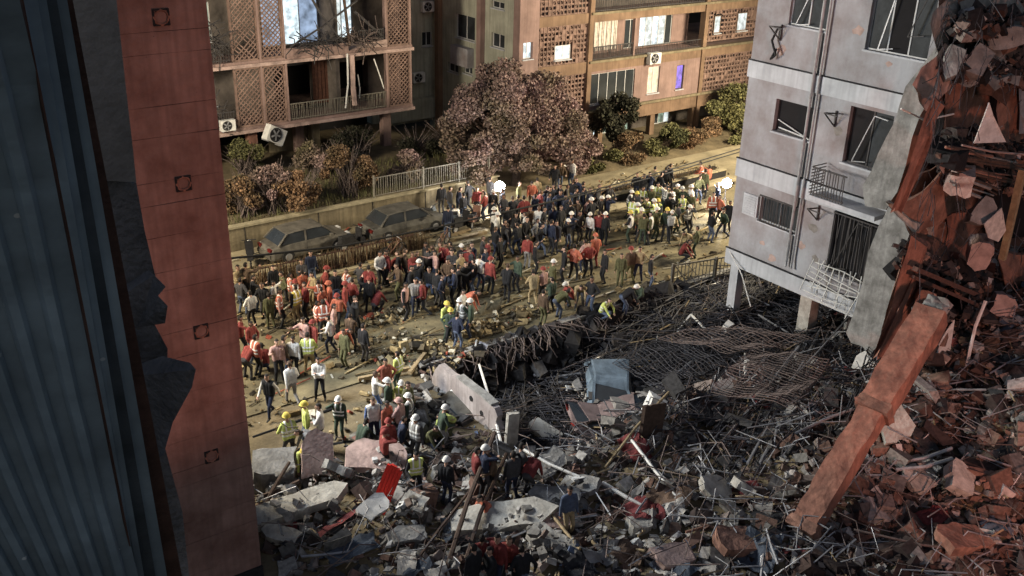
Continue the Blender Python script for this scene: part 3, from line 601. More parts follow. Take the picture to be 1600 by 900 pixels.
kind(obj('balcony_debris', tangle((24.6, 51.7, 8.1), (1.9, .25, .35), 60, .03, None), M['rail']), 'stuff', 'tangled dark debris piled on the blown-out upper balcony')
kind(obj('balcony_debris', tangle((27.4, 51.7, 8.0), (1.0, .25, .5), 50, .03, None), M['rebar']), 'stuff', 'dusty torn debris heaped on the broken parapet')
kind(obj('balcony_debris', tangle((18.6, 51.8, 8.6), (.6, .3, .9), 40, .03, None), M['rail']), 'stuff', 'dark branches and bars in the upper end balcony')
kind(obj('balcony_debris', tangle((18.4, 52.6, 4.6), (.6, .5, .8), 40, .03, None), M['rail']), 'stuff', 'dark clutter in the lower end balcony')
ac_unit('white air conditioner hanging tilted below the balcony slab corner', PY(425, 222, 51.6), rotz=.25, tilt=.5, s=1.35)
ac_unit('small air conditioner standing on the slab edge at the lower end balcony', (19.0, 51.75, 3.83), rotz=.0, s=.9)
# ---------------------------------------------- pale block set back between the two
YB = 58.0
bb = thing('set_back_building', 'pale grey-green apartment block set back between the two facades', 'building', (38, 58, 0))
HB = [(35.2, 36.0, 5.9, 6.85), (38.0, 39.5, 5.9, 7.9), (40.9, 42.0, 5.2, 6.35), (35.3, 36.0, 9.0, 10.2), (38.0, 39.5, 9.5, 11.5)]
obj('facade_wall', holed('y', YB, YB + .3, 31.0, 43.5, .8, 16, HB), M['facade_grey'], bb)
mb = MB(); mb.box((31, YB + 3, 0), (43.5, YB + 3.2, 16)); obj('inner_wall', mb, M['black'], bb)
for h in HB: window(bb, 'y', YB, h[0], h[1], h[2], h[3], M['glass'], d=.15, nm=2)
mb = MB(); mb.box((36.15, YB - .6, 0), (36.75, YB - .003, 16)); obj('pier', mb, M['facade'], bb)
mb = MB(); mb.box((37.7, YB - .9, 4.6), (39.75, YB - .003, 5.75)); obj('bay', mb, M['facade_grey'], bb)
mb = MB(); mb.box((39.85, YB - 4.2, 0), (40.5, YB - .003, 16)); obj('side_pier', mb, M['facade_pink'], bb)
mb = MB(); mb.box((31, YB - .5, 1.1), (36.1, YB - .003, 2.5)); obj('ground_floor_wall', mb, M['facade_grey'], bb)
for x in (33.0, 37.2):
    mb = MB(); mb.tube([(x, YB - .1, 1), (x, YB - .1, 16)], .06, 6); obj('drain_pipe', mb, M['steel'], bb)
ac_unit('air conditioner high on the pale set-back facade', (35.5, YB - .25, 8.2))
ac_unit('air conditioner low on the pale set-back facade near its base', (34.7, YB - .25, 3.6))
# ---------------------------------------------- long lattice-fronted building (front y = 48.5)
YC = 48.5
cb = thing('lattice_building', 'long sandy apartment building with pierced block screens and lit windows behind the trees', 'building', (48, 48.5, 0))
def cz(px, py): return float(PY(px, py, YC)[2])
def cx(px, py): return float(PY(px, py, YC)[0])
FL = [(1.55, 2.2), (4.75, 5.35), (7.75, 8.95), (11.2, 12.2)]   # spandrel bands
XA, XZ = cx(808, 60), 60.5
def band(x0, x1, z0, z1, m, name='spandrel', y0=YC, t=.35): mb = MB(); mb.box((x0, y0, z0), (x1, y0 + t, z1)); return obj(name, mb, m, cb)
xl = cx(838, 70)          # end of the left pier
xb = cx(921, 60)          # left end of the balcony bay
xm = cx(992, 60)          # balcony | lit glazing
xr = cx(1100, 45)         # right pier
def zb(f): return f
b1, b2, b3 = (4.55, 5.6), (7.85, 8.6), (11.3, 12.2)
obj('corner_pier', holed('y', YC - .25, YC + .4, XA, xl, 0, 15, [(XA + .3, xl - .45, cz(815, 92), cz(815, 66))]), M['facade_pink'], cb)
SH = []
for x0, y0, x1, y1 in ((712, 20, 742, 66), (768, 50, 788, 78), (700, 96, 716, 116), (724, 100, 738, 118), (752, 100, 764, 120), (768, 0, 788, 16)):
    a, b = PX(x0, y0, XA), PX(x1, y1, XA); SH.append((float(min(a[1], b[1])), float(max(a[1], b[1])), float(min(a[2], b[2])), float(max(a[2], b[2]))))
obj('side_wall', holed('x', XA, XA + .3, YC + .41, YC + 10, 0, 15, SH), M['facade_grey'], cb)
mb = MB(); mb.box((XA + 1.6, YC + .7, 0), (XA + 1.8, YC + 8, 15)); obj('inner_wall', mb, M['black'], cb)
for h in SH: window(cb, 'x', XA, h[0], h[1], h[2], h[3], M['dullglass'], d=.16, nm=2)
for px in (683, 748):
    p = PX(px, 80, XA - .3); mb = MB(); mb.box((XA - .35, p[1] - .22, 0), (XA - .003, p[1] + .22, 15)); obj('pier', mb, M['facade'] if px < 700 else M['facade_pink'], cb)
p = PX(727, 70, XA); mb = MB(); mb.box((XA - .5, p[1] - 1.0, p[2] - 1.3), (XA - .003, p[1] + 1.0, p[2] - .1)); obj('bay', mb, M['white_wall'], cb)
window(cb, 'y', YC - .25, XA + .3, xl - .45, cz(815, 92), cz(815, 66), M['lit_cool'], d=.18, nm=2)
ZS = [(cz(850, 41) - .02, cz(850, 30) + .1)]
z_f3b, z_f3t = cz(850, 43), cz(850, 27)       # band above the middle storey
z_f2b, z_f2t = cz(930, 112), cz(930, 95)      # band under it
z_f1b, z_f1t = cz(1060, 172), cz(1060, 150)   # lowest band
band(xl, XZ, z_f3b, z_f3t, M['facade']); band(xl, XZ, z_f2b, z_f2t, M['facade']); band(xb, XZ, z_f1b, z_f1t, M['facade']); band(xl, XZ, z_f3t + 2.7, z_f3t + 3.4, M['facade'])
for zt in (z_f3t, z_f2t, z_f1t):
    band(xb, XZ + .1, zt - .12, zt + .03, M['retain'], 'ledge', YC - .22, .218)
# lattice bays
wz0, wz1 = cz(880, 93), cz(880, 71); wx0, wx1 = cx(868, 80), cx(892, 80)
obj('lattice_screen', lattice_grid(xl + .05, xb - .1, z_f2t + .03, z_f3b - .03, YC + .12, .3, .07, [(wx0 - .1, wx1 + .1, wz0 - .1, wz1 + .1)]), M['lattice'], cb)
window(cb, 'y', YC, wx0, wx1, wz0, wz1, M['lit_cool'], d=.1, nm=2)
obj('lattice_screen', lattice_grid(xl + .05, xb - .1, z_f3t + .03, z_f3t + 2.7, YC + .12, .3, .07), M['lattice'], cb)
obj('lattice_screen', lattice_grid(xl + .05, xb - .1, z_f1b, z_f2b - .03, YC + .12, .3, .07), M['lattice'], cb)
xq = cx(1104, 50)
wins = [(cx(1117, 40), cx(1127, 40), cz(1120, 52), cz(1120, 25)), (cx(1153, 36), cx(1168, 36), cz(1160, 48), cz(1160, 20))]
obj('lattice_screen', lattice_grid(xq, XZ - .1, z_f2t + .35, z_f3b - .03, YC + .12, .3, .07, [(a - .1, b + .1, c - .1, d + .1) for a, b, c, d in wins]), M['lattice'], cb)
for a, b, c, d in wins: window(cb, 'y', YC, a, b, c, d, M['lit_white'], d=.1, nm=1, frame=M['facade'])
obj('lattice_screen', lattice_grid(xq, XZ - .1, z_f1t + .04, z_f2b - .03, YC + .12, .3, .07), M['lattice'], cb)
obj('lattice_screen', lattice_grid(xq, XZ - .1, z_f3t + .03, z_f3t + 2.7, YC + .12, .3, .07), M['lattice'], cb)
for x in (xb - .1, xq - .35, XZ - .1):
    mb = MB(); mb.box((x, YC - .12, 0), (x + .34, YC + .36, 15)); obj('pier', mb, M['facade'], cb)
# middle storey: curtained loggia, lit glazing, pink wall
ga, gb, gc, gd = (float(PY(q, 50, YC + 1.8)[0]) for q in (976, 994, 999, 1049))
mb = holed('y', YC + 1.8, YC + 1.95, xb, xq, z_f2t, z_f3b, [(ga, gb, z_f2t + .1, z_f3b - .4), (gc, gd, z_f2t + .1, z_f3b - .15)]); obj('back_wall', mb, M['facade_pink'], cb)
window(cb, 'y', YC + 1.8, ga, gb, z_f2t + .1, z_f3b - .4, M['glass'], d=.08, nm=2, sill=False)
window(cb, 'y', YC + 1.8, gc, gd, z_f2t + .1, z_f3b - .15, [M['lit_cool'], M['lit_white'], M['lit_cool'], M['lit_white'], M['glass']], d=.08, nm=5, sill=False)
mb = MB()
for i in range(26): mb.box((xb + .25 + i * .095, YC + .5 + .04 * math.sin(i * 1.7), z_f2t + .5), (xb + .33 + i * .095, YC + .55 + .04 * math.sin(i * 1.7), z_f3b - .02))
obj('curtain', mb, M['curtainw'], cb)
mb = MB(); mb.box((xm - .05, YC, z_f2t), (xm + .08, YC + .25, z_f3b)); obj('partition', mb, M['facade_pink'], cb)
railing(cb, 'y', YC + .05, xb + .1, xm - .1, z_f2t, z_f2t + .85, 34, M['rail'], 'balcony_railing', .03)
railing(cb, 'y', YC + .05, xm + .1, xq - .4, z_f2t, z_f2t + .55, 40, M['rail'], 'balcony_railing', .02)
ac_unit('air conditioner on the ledge under the long row of lit glazing', (xm + 1.6, YC - .28, z_f2b + .1), s=1.1)
# top storey dark loggias
mb = MB(); mb.box((xb, YC + 1.5, z_f3t), (xq, YC + 1.65, z_f3t + 2.7)); obj('back_wall', mb, M['room'], cb)
railing(cb, 'y', YC + .05, xb + .1, xq - .4, z_f3t, z_f3t + .8, 60, M['rail'], 'balcony_railing', .03)
# lower storey: wide glazing, wall, purple window
gx1 = cx(990, 145)
obj('lower_wall', holed('y', YC, YC + .3, xb, xq, z_f1t, z_f2b, [(xb + .3, gx1, z_f1t + .35, z_f2b - .15), (cx(1057, 120), cx(1068, 120), cz(1062, 139), cz(1062, 102)), (cx(1012, 125), cx(1030, 125), z_f1t + .5, z_f2b - .2)]), M['facade_pink'], cb)
window(cb, 'y', YC, xb + .3, gx1, z_f1t + .35, z_f2b - .15, M['glass'], d=.12, nm=5)
window(cb, 'y', YC, cx(1057, 120), cx(1068, 120), cz(1062, 139), cz(1062, 102), M['lit_purple'], d=.12, nm=1, frame=M['rail'])
window(cb, 'y', YC, cx(1012, 125), cx(1030, 125), z_f1t + .5, z_f2b - .2, M['curtainw'], d=.12, nm=2)
# ground storey with lit shop openings and columns
mb = holed('y', YC + 2.0, YC + 2.2, xb - 6, XZ, 0, z_f1b, [(cx(958, 205), cx(985, 205), .25, 1.45), (cx(990, 215), cx(1012, 215), .1, .75), (cx(1044, 180), cx(1078, 180), .25, 1.5)]); obj('ground_floor_wall', mb, M['room'], cb)
window(cb, 'y', YC + 2.0, cx(958, 205), cx(985, 205), .25, 1.45, [M['lit_cool'], M['lit_green']], d=.1, nm=2, sill=False)
window(cb, 'y', YC + 2.0, cx(990, 215), cx(1012, 215), .1, .75, M['lit_green'], d=.1, nm=2, sill=False)
window(cb, 'y', YC + 2.0, cx(1044, 180), cx(1078, 180), .25, 1.5, [M['lit_white'], M['glass'], M['lit_green']], d=.1, nm=4, sill=False)
for px in (940, 1020, 1083, 1130, 1165):
    x = cx(px, 200); mb = MB(); mb.box((x - .2, YC + .1, 0), (x + .2, YC + .5, z_f1b - .003)); obj('column', mb, M['facade'], cb)
mb = MB(); mb.box((XA + .4, YC + 8, 0), (XZ, YC + 8.2, 15)); obj('rear_wall', mb, M['black'], cb)
for z in (z_f1t - .25, z_f2t - .25, z_f3t - .25):
    mb = MB(); mb.box((XA + .35, YC + .36, z), (XZ, YC + 8, z + .2)); obj('floor_slab', mb, M['facade_pink'], cb)
mb = MB(); mb.box((XZ - .3, YC - 1.9, z_f1b - .05), (XZ + 2.0, YC - .23, z_f1b + .1)); obj('canopy', mb, M['rail'], cb)
# ================================================================== lamps
def spot(name, pos, tgt, col, watts, cone, soft):
    d = bpy.data.lights.new(name, 'SPOT'); o = bpy.data.objects.new(name, d); COL.objects.link(o); d.energy = watts; d.color = col; d.spot_size = math.radians(cone); d.spot_blend = .6; d.shadow_soft_size = soft
    o.location = pos; o.rotation_euler = (Vector(tgt) - Vector(pos)).to_track_quat('-Z', 'Y').to_euler(); return o
def floodlight(knd, pos, tgt, col, watts, cone, soft, label):
    p = Vector(pos); d = (Vector(tgt) - p).normalized(); t = thing(knd, label, 'lamp', (p.x, p.y, 0))
    mb = MB(); back = p - d * .55; base = Vector((back.x, back.y, 0)); mb.tube([base, base + Vector((0, 0, back.z * .5)), back], [.11, .09, .06], 8); SETP(obj('mast', mb, M['steel']), t)
    mb = MB(); mb.box((-.5, -.5, 0), (.5, .5, .12), M=Matrix.Translation(base)); SETP(obj('foot', mb, M['concrete']), t)
    q = d.to_track_quat('-Z', 'Y').to_matrix().to_4x4(); Mx = Matrix.Translation(p - d * .35) @ q
    mb = MB(); mb.box((-.42, -.3, .02), (.42, .3, .22), M=Mx); SETP(obj('housing', mb, M['rail']), t)
    mb = MB(); mb.box((-.38, -.26, 0), (.38, .26, .018), M=Mx); SETP(obj('lens', mb, M['lens_red'] if col[1] < .5 else M['lens_warm'] if col[2] < .6 else M['lamp']), t)
    spot(knd + '_light', pos, tgt, col, watts, cone, soft)
for a, lab in zip(LIGHTS, ('tall street lamp standing behind the orange-lit building wall', 'tall street lamp standing behind the white building', 'white light tower aimed at the white building', 'red rescue floodlight aimed at the tall orange wall', 'red rescue floodlight aimed at the collapsed floors')):
    floodlight(*a, lab)
def work_light(px, py, X, label, watts):
    g_ = G(px, py + 42); h = PX(px, py, g_[0]) if abs(g_[0]) > 1 else g_
    base = Vector((g_[0], g_[1], 0.05)); top = Vector((g_[0], g_[1], float(h[2]) + .15)); t = thing('work_light', label, 'lamp', base)
    for k in range(3):
        a = k * 2.09; mb = MB(); mb.tube([base + Vector((.45 * math.cos(a), .45 * math.sin(a), 0)), base + Vector((0, 0, .8))], .025, 5); SETP(obj('leg', mb, M['rail']), t)
    mb = MB(); mb.tube([base + Vector((0, 0, .7)), top - Vector((0, 0, .1))], .03, 6); SETP(obj('pole', mb, M['rail']), t)
    c = Vector((-.6, -.75, -.2)).normalized(); mb = MB(); mb.sphere(top + c * .06, (.27, .27, .27), 14, 10); SETP(obj('lens', mb, M['lamp']), t)
    q = c.to_track_quat('-Z', 'Y').to_matrix().to_4x4(); Mx = Matrix.Translation(top) @ q; mb = MB(); mb.box((-.13, -.1, .08), (.13, .1, .2), M=Mx); SETP(obj('housing', mb, M['rail']), t)
    d = bpy.data.lights.new('work_light_glow', 'POINT'); o = bpy.data.objects.new('work_light_glow', d); COL.objects.link(o); d.energy = watts; d.color = (1, .96, .92); d.shadow_soft_size = .1; o.location = top + c * .35 + Vector((0, 0, .12))
work_light(780, 294, 0, 'bright white work light glaring above the crowd under the mauve tree', 900)
work_light(1130, 288, 0, 'bright white work light beside orange jackets at the white building corner', 1200)
# ================================================================== plants
def leaf_cloud(mb, c, r, n, size, shell=.55, flat=1.0, clumps=14, zmin=-9):
    """n leaf blades gathered in clumps through an ellipsoid, so the outline is uneven and gaps stay open"""
    c = np.array(c, float); r = np.array(r, float); cl = []
    while len(cl) < clumps:
        p = RNG.normal(size=3); p /= np.linalg.norm(p); cl.append((p * RNG.uniform(shell, 1.0) ** .7, RNG.uniform(.16, .42)))
    w = np.array([k[1] ** 2 for k in cl]); w /= w.sum(); n = int(n * 2.1); size *= .66; ids = RNG.choice(clumps, n, p=w)
    unit = lambda a: a / (np.linalg.norm(a, axis=1, keepdims=True) + 1e-9)
    q = unit(RNG.normal(size=(n, 3))); cc = np.array([k[0] for k in cl])[ids]; cr = np.array([k[1] for k in cl])[ids][:, None]
    p = c + r * (cc * .8 + q * cr * RNG.uniform(.45, 1.12, (n, 1))); p = p[p[:, 2] > zmin]; n = len(p)
    s = size * RNG.uniform(.55, 1.6, (n, 1)); a = unit(RNG.normal(size=(n, 3))); b = unit(np.cross(a, RNG.normal(size=(n, 3)))) * s * .4; a = a * s
    vs = np.stack([p - a * .5, p + b, p + a * .5, p - b], 1).reshape(-1, 3); o = len(mb.v); mb.v += list(map(tuple, vs)); mb.f += [(o + 4 * k, o + 4 * k + 1, o + 4 * k + 2, o + 4 * k + 3) for k in range(n)]; mb.m += [0] * n
    return [c + r * k[0] * .75 for k in cl]
def plant(name, label, cat, base, crowns, m, trunk=.12, group=None, limb=True):
    t = thing(name, label, cat, base, group); mb = MB(); ends = []
    for (c, r, n, size, cl) in crowns: ends += leaf_cloud(mb, c, r, n, size, clumps=cl, zmin=base[2] + .02)
    SETP(obj('crown', mb, M[m]), t)
    mb = MB(); b = Vector(V3(base)); top = Vector(V3(np.mean([np.array(k[0]) for k in crowns], 0))); fork = b.lerp(top, .45)
    mb.tube([b, b.lerp(fork, .5) + Vector((.1, .05, 0)) * trunk * 4, fork], [trunk, trunk * .8, trunk * .62], 7)
    if limb:
        for e in ends:
            e = V3(e); mid = fork.lerp(e, .5) + Vector((random.uniform(-.2, .2), random.uniform(-.2, .2), .15)); mb.tube([fork, mid, e], [trunk * .5, trunk * .28, trunk * .08], 5)
    SETP(obj('trunk', mb, M['bark']), t); return t
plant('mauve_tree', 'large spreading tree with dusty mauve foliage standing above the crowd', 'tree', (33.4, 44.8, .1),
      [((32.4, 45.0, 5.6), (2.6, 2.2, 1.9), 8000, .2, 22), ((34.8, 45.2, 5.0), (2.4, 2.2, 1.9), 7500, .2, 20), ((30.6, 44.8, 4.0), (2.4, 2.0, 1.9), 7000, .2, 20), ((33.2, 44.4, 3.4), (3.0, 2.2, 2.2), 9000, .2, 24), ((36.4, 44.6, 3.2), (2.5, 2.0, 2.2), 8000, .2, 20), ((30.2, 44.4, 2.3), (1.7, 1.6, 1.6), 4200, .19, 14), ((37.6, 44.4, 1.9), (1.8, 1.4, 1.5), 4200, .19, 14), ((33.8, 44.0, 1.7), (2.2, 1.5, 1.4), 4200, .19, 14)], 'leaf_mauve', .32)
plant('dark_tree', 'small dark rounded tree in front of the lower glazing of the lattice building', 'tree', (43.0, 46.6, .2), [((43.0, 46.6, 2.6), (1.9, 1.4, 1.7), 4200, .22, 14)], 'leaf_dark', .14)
plant('olive_tree', 'olive-green bushy tree against the end of the lattice building', 'tree', (54.3, 46.4, .2), [((54.3, 46.4, 1.9), (3.2, 1.6, 1.7), 6500, .22, 18)], 'leaf_olive', .14)
H2 = [((39.6, 44.6, .9), (1.9, 1.0, 1.0), 2600, 'leaf_olive', 'low olive shrub by the pavement at the foot of the mauve tree'), ((42.6, 44.7, 1.0), (1.9, 1.0, 1.1), 2800, 'leaf_rust', 'low tawny shrub between the dark tree and the pavement'),
      ((45.8, 45.0, 1.0), (2.0, 1.0, 1.1), 2800, 'leaf_olive', 'low olive shrub in front of the lit ground-floor openings'), ((49.2, 45.0, 1.1), (2.2, 1.1, 1.2), 2800, 'leaf_rust', 'tawny shrub before the columns of the lattice building'),
      ((52.5, 44.4, .9), (2.0, 1.0, 1.0), 2200, 'leaf_olive', 'low olive shrub at the foot of the olive tree')]
for c, r, n, m_, lab in H2: plant('shrub', lab, 'shrub', (c[0], c[1], .12), [(c, r, n, .16, 9)], m_, .05, 'shrubs along the far pavement')
def bramble(label, px, py, z0, r, h, n, m_, stalks=60):
    g_ = G(px, py, z0); t = thing('shrub', label, 'shrub', g_, 'dry shrubs in the raised garden'); mb = MB(); leaf_cloud(mb, (g_[0], g_[1], z0 + h * .5), (r, r * .75, h * .62), n, .17, clumps=11, zmin=z0 + .03); SETP(obj('crown', mb, M[m_]), t)
    mb = MB(); b = V3(g_)
    for _ in range(stalks):
        a = random.uniform(0, 6.28); l = random.uniform(.5, 1.15) * h; q = b + Vector((math.cos(a) * r * random.uniform(.3, 1), math.sin(a) * r * .75 * random.uniform(.3, 1), l)); mid = b.lerp(q, .55) + Vector((0, 0, .15 * h)); mb.tube([b + Vector((random.uniform(-.3, .3) * r, random.uniform(-.3, .3) * r, 0)), mid, q], [.025, .018, .006], 4)
    SETP(obj('stalks', mb, M['rebar']), t)
for a in (('rusty dry shrub in the garden nearest to the orange wall', 385, 335, 1.27, 1.5, 2.0, 2400, 'leaf_rust'),
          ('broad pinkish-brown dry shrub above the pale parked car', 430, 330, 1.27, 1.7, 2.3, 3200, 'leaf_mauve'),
          ('tawny shrub at the garden wall between the red column and the dark gap', 468, 330, 1.27, 1.4, 1.9, 2600, 'leaf_rust'),
          ('olive dry shrub low behind the red clay column', 385, 280, 1.27, 1.6, 1.9, 2200, 'leaf_olive'),
          ('tall rust-coloured shrub just before the picket fence begins', 545, 305, 1.27, 1.7, 2.6, 3400, 'leaf_rust'),
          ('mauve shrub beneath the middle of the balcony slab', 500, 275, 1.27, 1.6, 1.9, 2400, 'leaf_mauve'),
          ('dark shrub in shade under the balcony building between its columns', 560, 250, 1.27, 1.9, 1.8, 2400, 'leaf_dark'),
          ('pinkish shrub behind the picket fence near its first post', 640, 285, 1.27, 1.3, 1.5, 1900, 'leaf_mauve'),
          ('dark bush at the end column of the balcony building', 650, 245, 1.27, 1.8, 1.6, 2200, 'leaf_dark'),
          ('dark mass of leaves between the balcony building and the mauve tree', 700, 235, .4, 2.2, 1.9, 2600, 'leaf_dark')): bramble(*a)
mb = MB()
for _ in range(1500):
    x = random.uniform(12, 24); y = 39.3 + random.uniform(-.25, .35); h = random.uniform(.3, 1.0); mb.tube([(x, y, .15), (x + random.uniform(-.12, .12), y + random.uniform(-.1, .1), .15 + h)], [.018, .005], 3)
for _ in range(500):
    x = random.uniform(35.4, 45.2); y = random.uniform(39.65, 40.1); h = random.uniform(.15, .5); mb.tube([(x, y, .46), (x + random.uniform(-.15, .15), y + random.uniform(-.1, .1), .46 + h)], [.018, .005], 3)
kind(obj('dry_grass', mb, M['leaf_rust']), 'stuff', 'dry grass and stalks growing along the street fences')
mb = MB()
for _ in range(5200):
    x = random.uniform(8, 31); y = random.uniform(44.1, 50); s = random.uniform(.1, .3); a = random.uniform(0, 6.28); mb.add([(x, y, 1.26), (x + s * .2 * math.cos(a), y + s * .2 * math.sin(a), 1.26), (x + random.uniform(-.1, .1), y + random.uniform(-.1, .1), 1.26 + s * 1.6)], [(0, 1, 2)])
kind(obj('garden_undergrowth', mb, M['leaf_olive']), 'stuff', 'low dry undergrowth covering the raised garden')
# ================================================================== vehicles
def car(label, loc, rotz, paint, L=4.4, Wd=1.7, Hh=1.42, crush=0.0, seed=0, group=None):
    """sedan: lofted body shell, glazed cabin, wheels with tyre and rim, lamps. crush > 0 dents every point"""
    rr = random.Random(seed); t = thing('parked_car' if not crush else 'crushed_car', label, 'car', loc, group); t.rotation_euler = (0, 0, rotz)
    def dent(p):
        if not crush: return p
        x, y, z = p; n = mnoise.noise_vector(Vector((x * 1.3 + seed, y * 1.6, z * 2))); return (x + n.x * crush * .4, y + n.y * crush * .35, max(.05, z * (1 - crush * .35 * (1 + .8 * math.sin(x * 1.7 + seed))) + n.z * crush * .35))
    def put(nm, mb, m, par=None):
        mb.v = [dent(p) for p in mb.v]; o = obj(nm, mb, m, smooth=False); o.parent = par or t; return o
    w = Wd / 2
    def loft(secs, m_idx=0):
        mb = MB(); n = len(secs[0])
        for s in secs: mb.v += s
        for i in range(len(secs) - 1):
            for j in range(n): q = (j + 1) % n; mb.f.append((i * n + j, i * n + q, (i + 1) * n + q, (i + 1) * n + j)); mb.m.append(0)
        mb.f.append(tuple(reversed(range(n)))); mb.f.append(tuple((len(secs) - 1) * n + j for j in range(n))); mb.m += [0, 0]; return mb
    def sec(x, zt, wt, wb=None, zb=.22):
        wb = wb or wt * .96; zm = zb + (zt - zb) * .55
        return [(x, -wb, zb), (x, -wt, zb + .12), (x, -wt, zm), (x, -wt * .93, zt - .04), (x, -wt * .8, zt), (x, wt * .8, zt), (x, wt * .93, zt - .04), (x, wt, zm), (x, wt, zb + .12), (x, wb, zb)]
    X = L / 2
    body = put('body', loft([sec(-X, .62, w * .80), sec(-X + .12, .80, w * .93), sec(-X + .8, .90, w), sec(-.9, .93, w), sec(.6, .92, w), sec(X - .9, .88, w), sec(X - .25, .76, w * .94), sec(X - .02, .62, w * .84)]), paint)
    def csec(x, z0, z1, wb, wt): return [(x, -wb, z0), (x, -wt, z1), (x, wt, z1), (x, wb, z0)]
    put('roof', loft([csec(-1.28, Hh - .07, Hh - .03, w * .74, w * .7), csec(-.75, Hh - .02, Hh + .02, w * .76, w * .7), csec(.2, Hh - .02, Hh + .025, w * .76, w * .7), csec(.62, Hh - .06, Hh - .02, w * .74, w * .68)]), paint)
    rear, front = (-1.75, -1.24), (1.28, .64); zb, zt = .91, Hh - .05
    def quad(nm, pts, m): mb = MB(); mb.add(pts, [(0, 1, 2, 3)]); return put(nm, mb, m)
    quad('windscreen', [(front[0], -w * .86, zb), (front[0], w * .86, zb), (front[1], w * .72, zt), (front[1], -w * .72, zt)], M['glass'])
    quad('rear_window', [(rear[0], w * .86, zb), (rear[0], -w * .86, zb), (rear[1], -w * .72, zt), (rear[1], w * .72, zt)], M['glass'])
    for s in (-1, 1):
        for a, b, c, d in ((-1.62, -.38, -1.16, -.36), (-.30, 1.18, -.28, .60)): quad('side_window', [(a, s * w * .885, zb), (b, s * w * .885, zb), (d, s * w * .735, zt), (c, s * w * .735, zt)], M['glass'])
        for a, b in (((-1.78, zb), (-1.24, zt)), ((-.34, zb), (-.32, zt)), ((1.3, zb), (.64, zt))): mb = MB(); mb.bar((a[0], s * w * .88, a[1] - .02), (b[0], s * w * .735, b[1] + .02), .09, .05); put('pillar', mb, paint)
        mb = MB(); mb.box((-.35, s * (w + .004), .5), (-.335, s * (w + .008), .88)); put('door_seam', mb, M['joint'])
        mb = MB(); mb.box((.85, s * (w + .02), .92), (1.0, s * (w + .18), 1.04)); put('mirror', mb, paint)
        for x in (-X + .82, X - .85):
            wh = empty('wheel', (0, 0, 0)); wh.parent = t
            mb = MB(); mb.tube([(x, s * (w - .17), .31), (x, s * (w + .025), .31)], .315, 18); put('tyre', mb, M['rubber'], wh)
            mb = MB(); mb.tube([(x, s * (w + .0), .31), (x, s * (w + .035), .31)], [.2, .17], 14); put('rim', mb, M['steel'], wh)
        mb = MB(); mb.box((X - .2, s * w * .55 - .16, .60), (X - .01, s * w * .55 + .16, .72)); put('headlight', mb, M['plasticw'])
        mb = MB(); mb.box((-X - .012, s * w * .6 - .16, .62), (-X + .1, s * w * .6 + .16, .76)); put('tail_light', mb, M['taillight'])
    mb = MB(); mb.box((X - .06, -w * .8, .32), (X + .05, w * .8, .48)); put('bumper', mb, paint); mb = MB(); mb.box((-X - .05, -w * .8, .32), (-X + .06, w * .8, .5)); put('bumper', mb, paint)
    return t
car('pale silver sedan parked under the picket fence', (24.0, 41.6, .14), math.radians(2), M['carsilver'], 4.5, seed=1, group='cars parked along the garden wall')
car('dusty white sedan parked below the dark gap in the shrubs', (18.7, 41.9, .14), math.radians(3), M['carwhite'], 4.3, seed=2, group='cars parked along the garden wall')
def motorbike(label, px, py, rotz, m, z=.14, fallen=0.0):
    g_ = G(px, py, z); t = thing('motor_scooter', label, 'motorcycle', g_, 'scooters left by the street'); t.rotation_euler = (fallen, 0, rotz)
    def put(nm, mb, mm, par=None, sm=False): o = obj(nm, mb, mm, smooth=sm); o.parent = par or t; return o
    for x in (-.62, .66):
        wh = empty('wheel', (0, 0, 0)); wh.parent = t; mb = MB(); mb.tube([(x + .23 * math.cos(a), 0, .27 + .23 * math.sin(a)) for a in np.linspace(0, 2 * math.pi, 17)], .05, 6, cap=False); put('tyre', mb, M['rubber'], wh)
        mb = MB(); mb.tube([(x, -.04, .27), (x, .04, .27)], .17, 10); put('rim', mb, M['steel'], wh)
    mb = MB(); mb.prism([(-.9, -.14, .5), (-.3, -.14, .3), (.1, -.14, .28), (.3, -.14, .32), (.12, -.14, .42), (-.1, -.14, .68), (-.85, -.14, .72)], (0, .28, 0)); put('body', mb, m)
    mb = MB(); mb.prism([(.32, -.2, .35), (.42, -.2, .38), (.52, -.16, .95), (.42, -.16, .98)], (0, .38, 0)); put('leg_shield', mb, m)
    mb = MB(); mb.prism([(-.88, -.13, .725), (-.1, -.13, .69), (-.05, -.13, .76), (-.5, -.13, .80), (-.85, -.13, .86)], (0, .26, 0)); put('seat', mb, M['rubber'])
    mb = MB(); mb.tube([(.64, 0, .3), (.5, 0, .9), (.44, 0, 1.05)], .035, 6); put('fork', mb, M['steel']); mb = MB(); mb.tube([(.36, -.33, 1.06), (.46, 0, 1.04), (.36, .33, 1.06)], .022, 6); put('handlebar', mb, M['rubber'])
    mb = MB(); mb.sphere((.54, 0, .92), (.08, .1, .09), 10, 6); put('headlight', mb, M['plasticw']); return t
motorbike('dark scooter parked between the two pale cars', 552, 388, .3, M['near_dark']); motorbike('black scooter at the end of the parking strip by the orange wall', 392, 412, 1.2, M['near_dark']); motorbike('grey scooter behind the silver sedan near standing men', 690, 352, 2.2, M['sheetdark']); motorbike('dark scooter with red body under the mauve tree', 742, 352, .7, M['maroon'] if 'maroon' in M else M['redtint']); motorbike('black scooter beside the motorcycles under the tree trunk', 722, 360, .4, M['near_dark'])
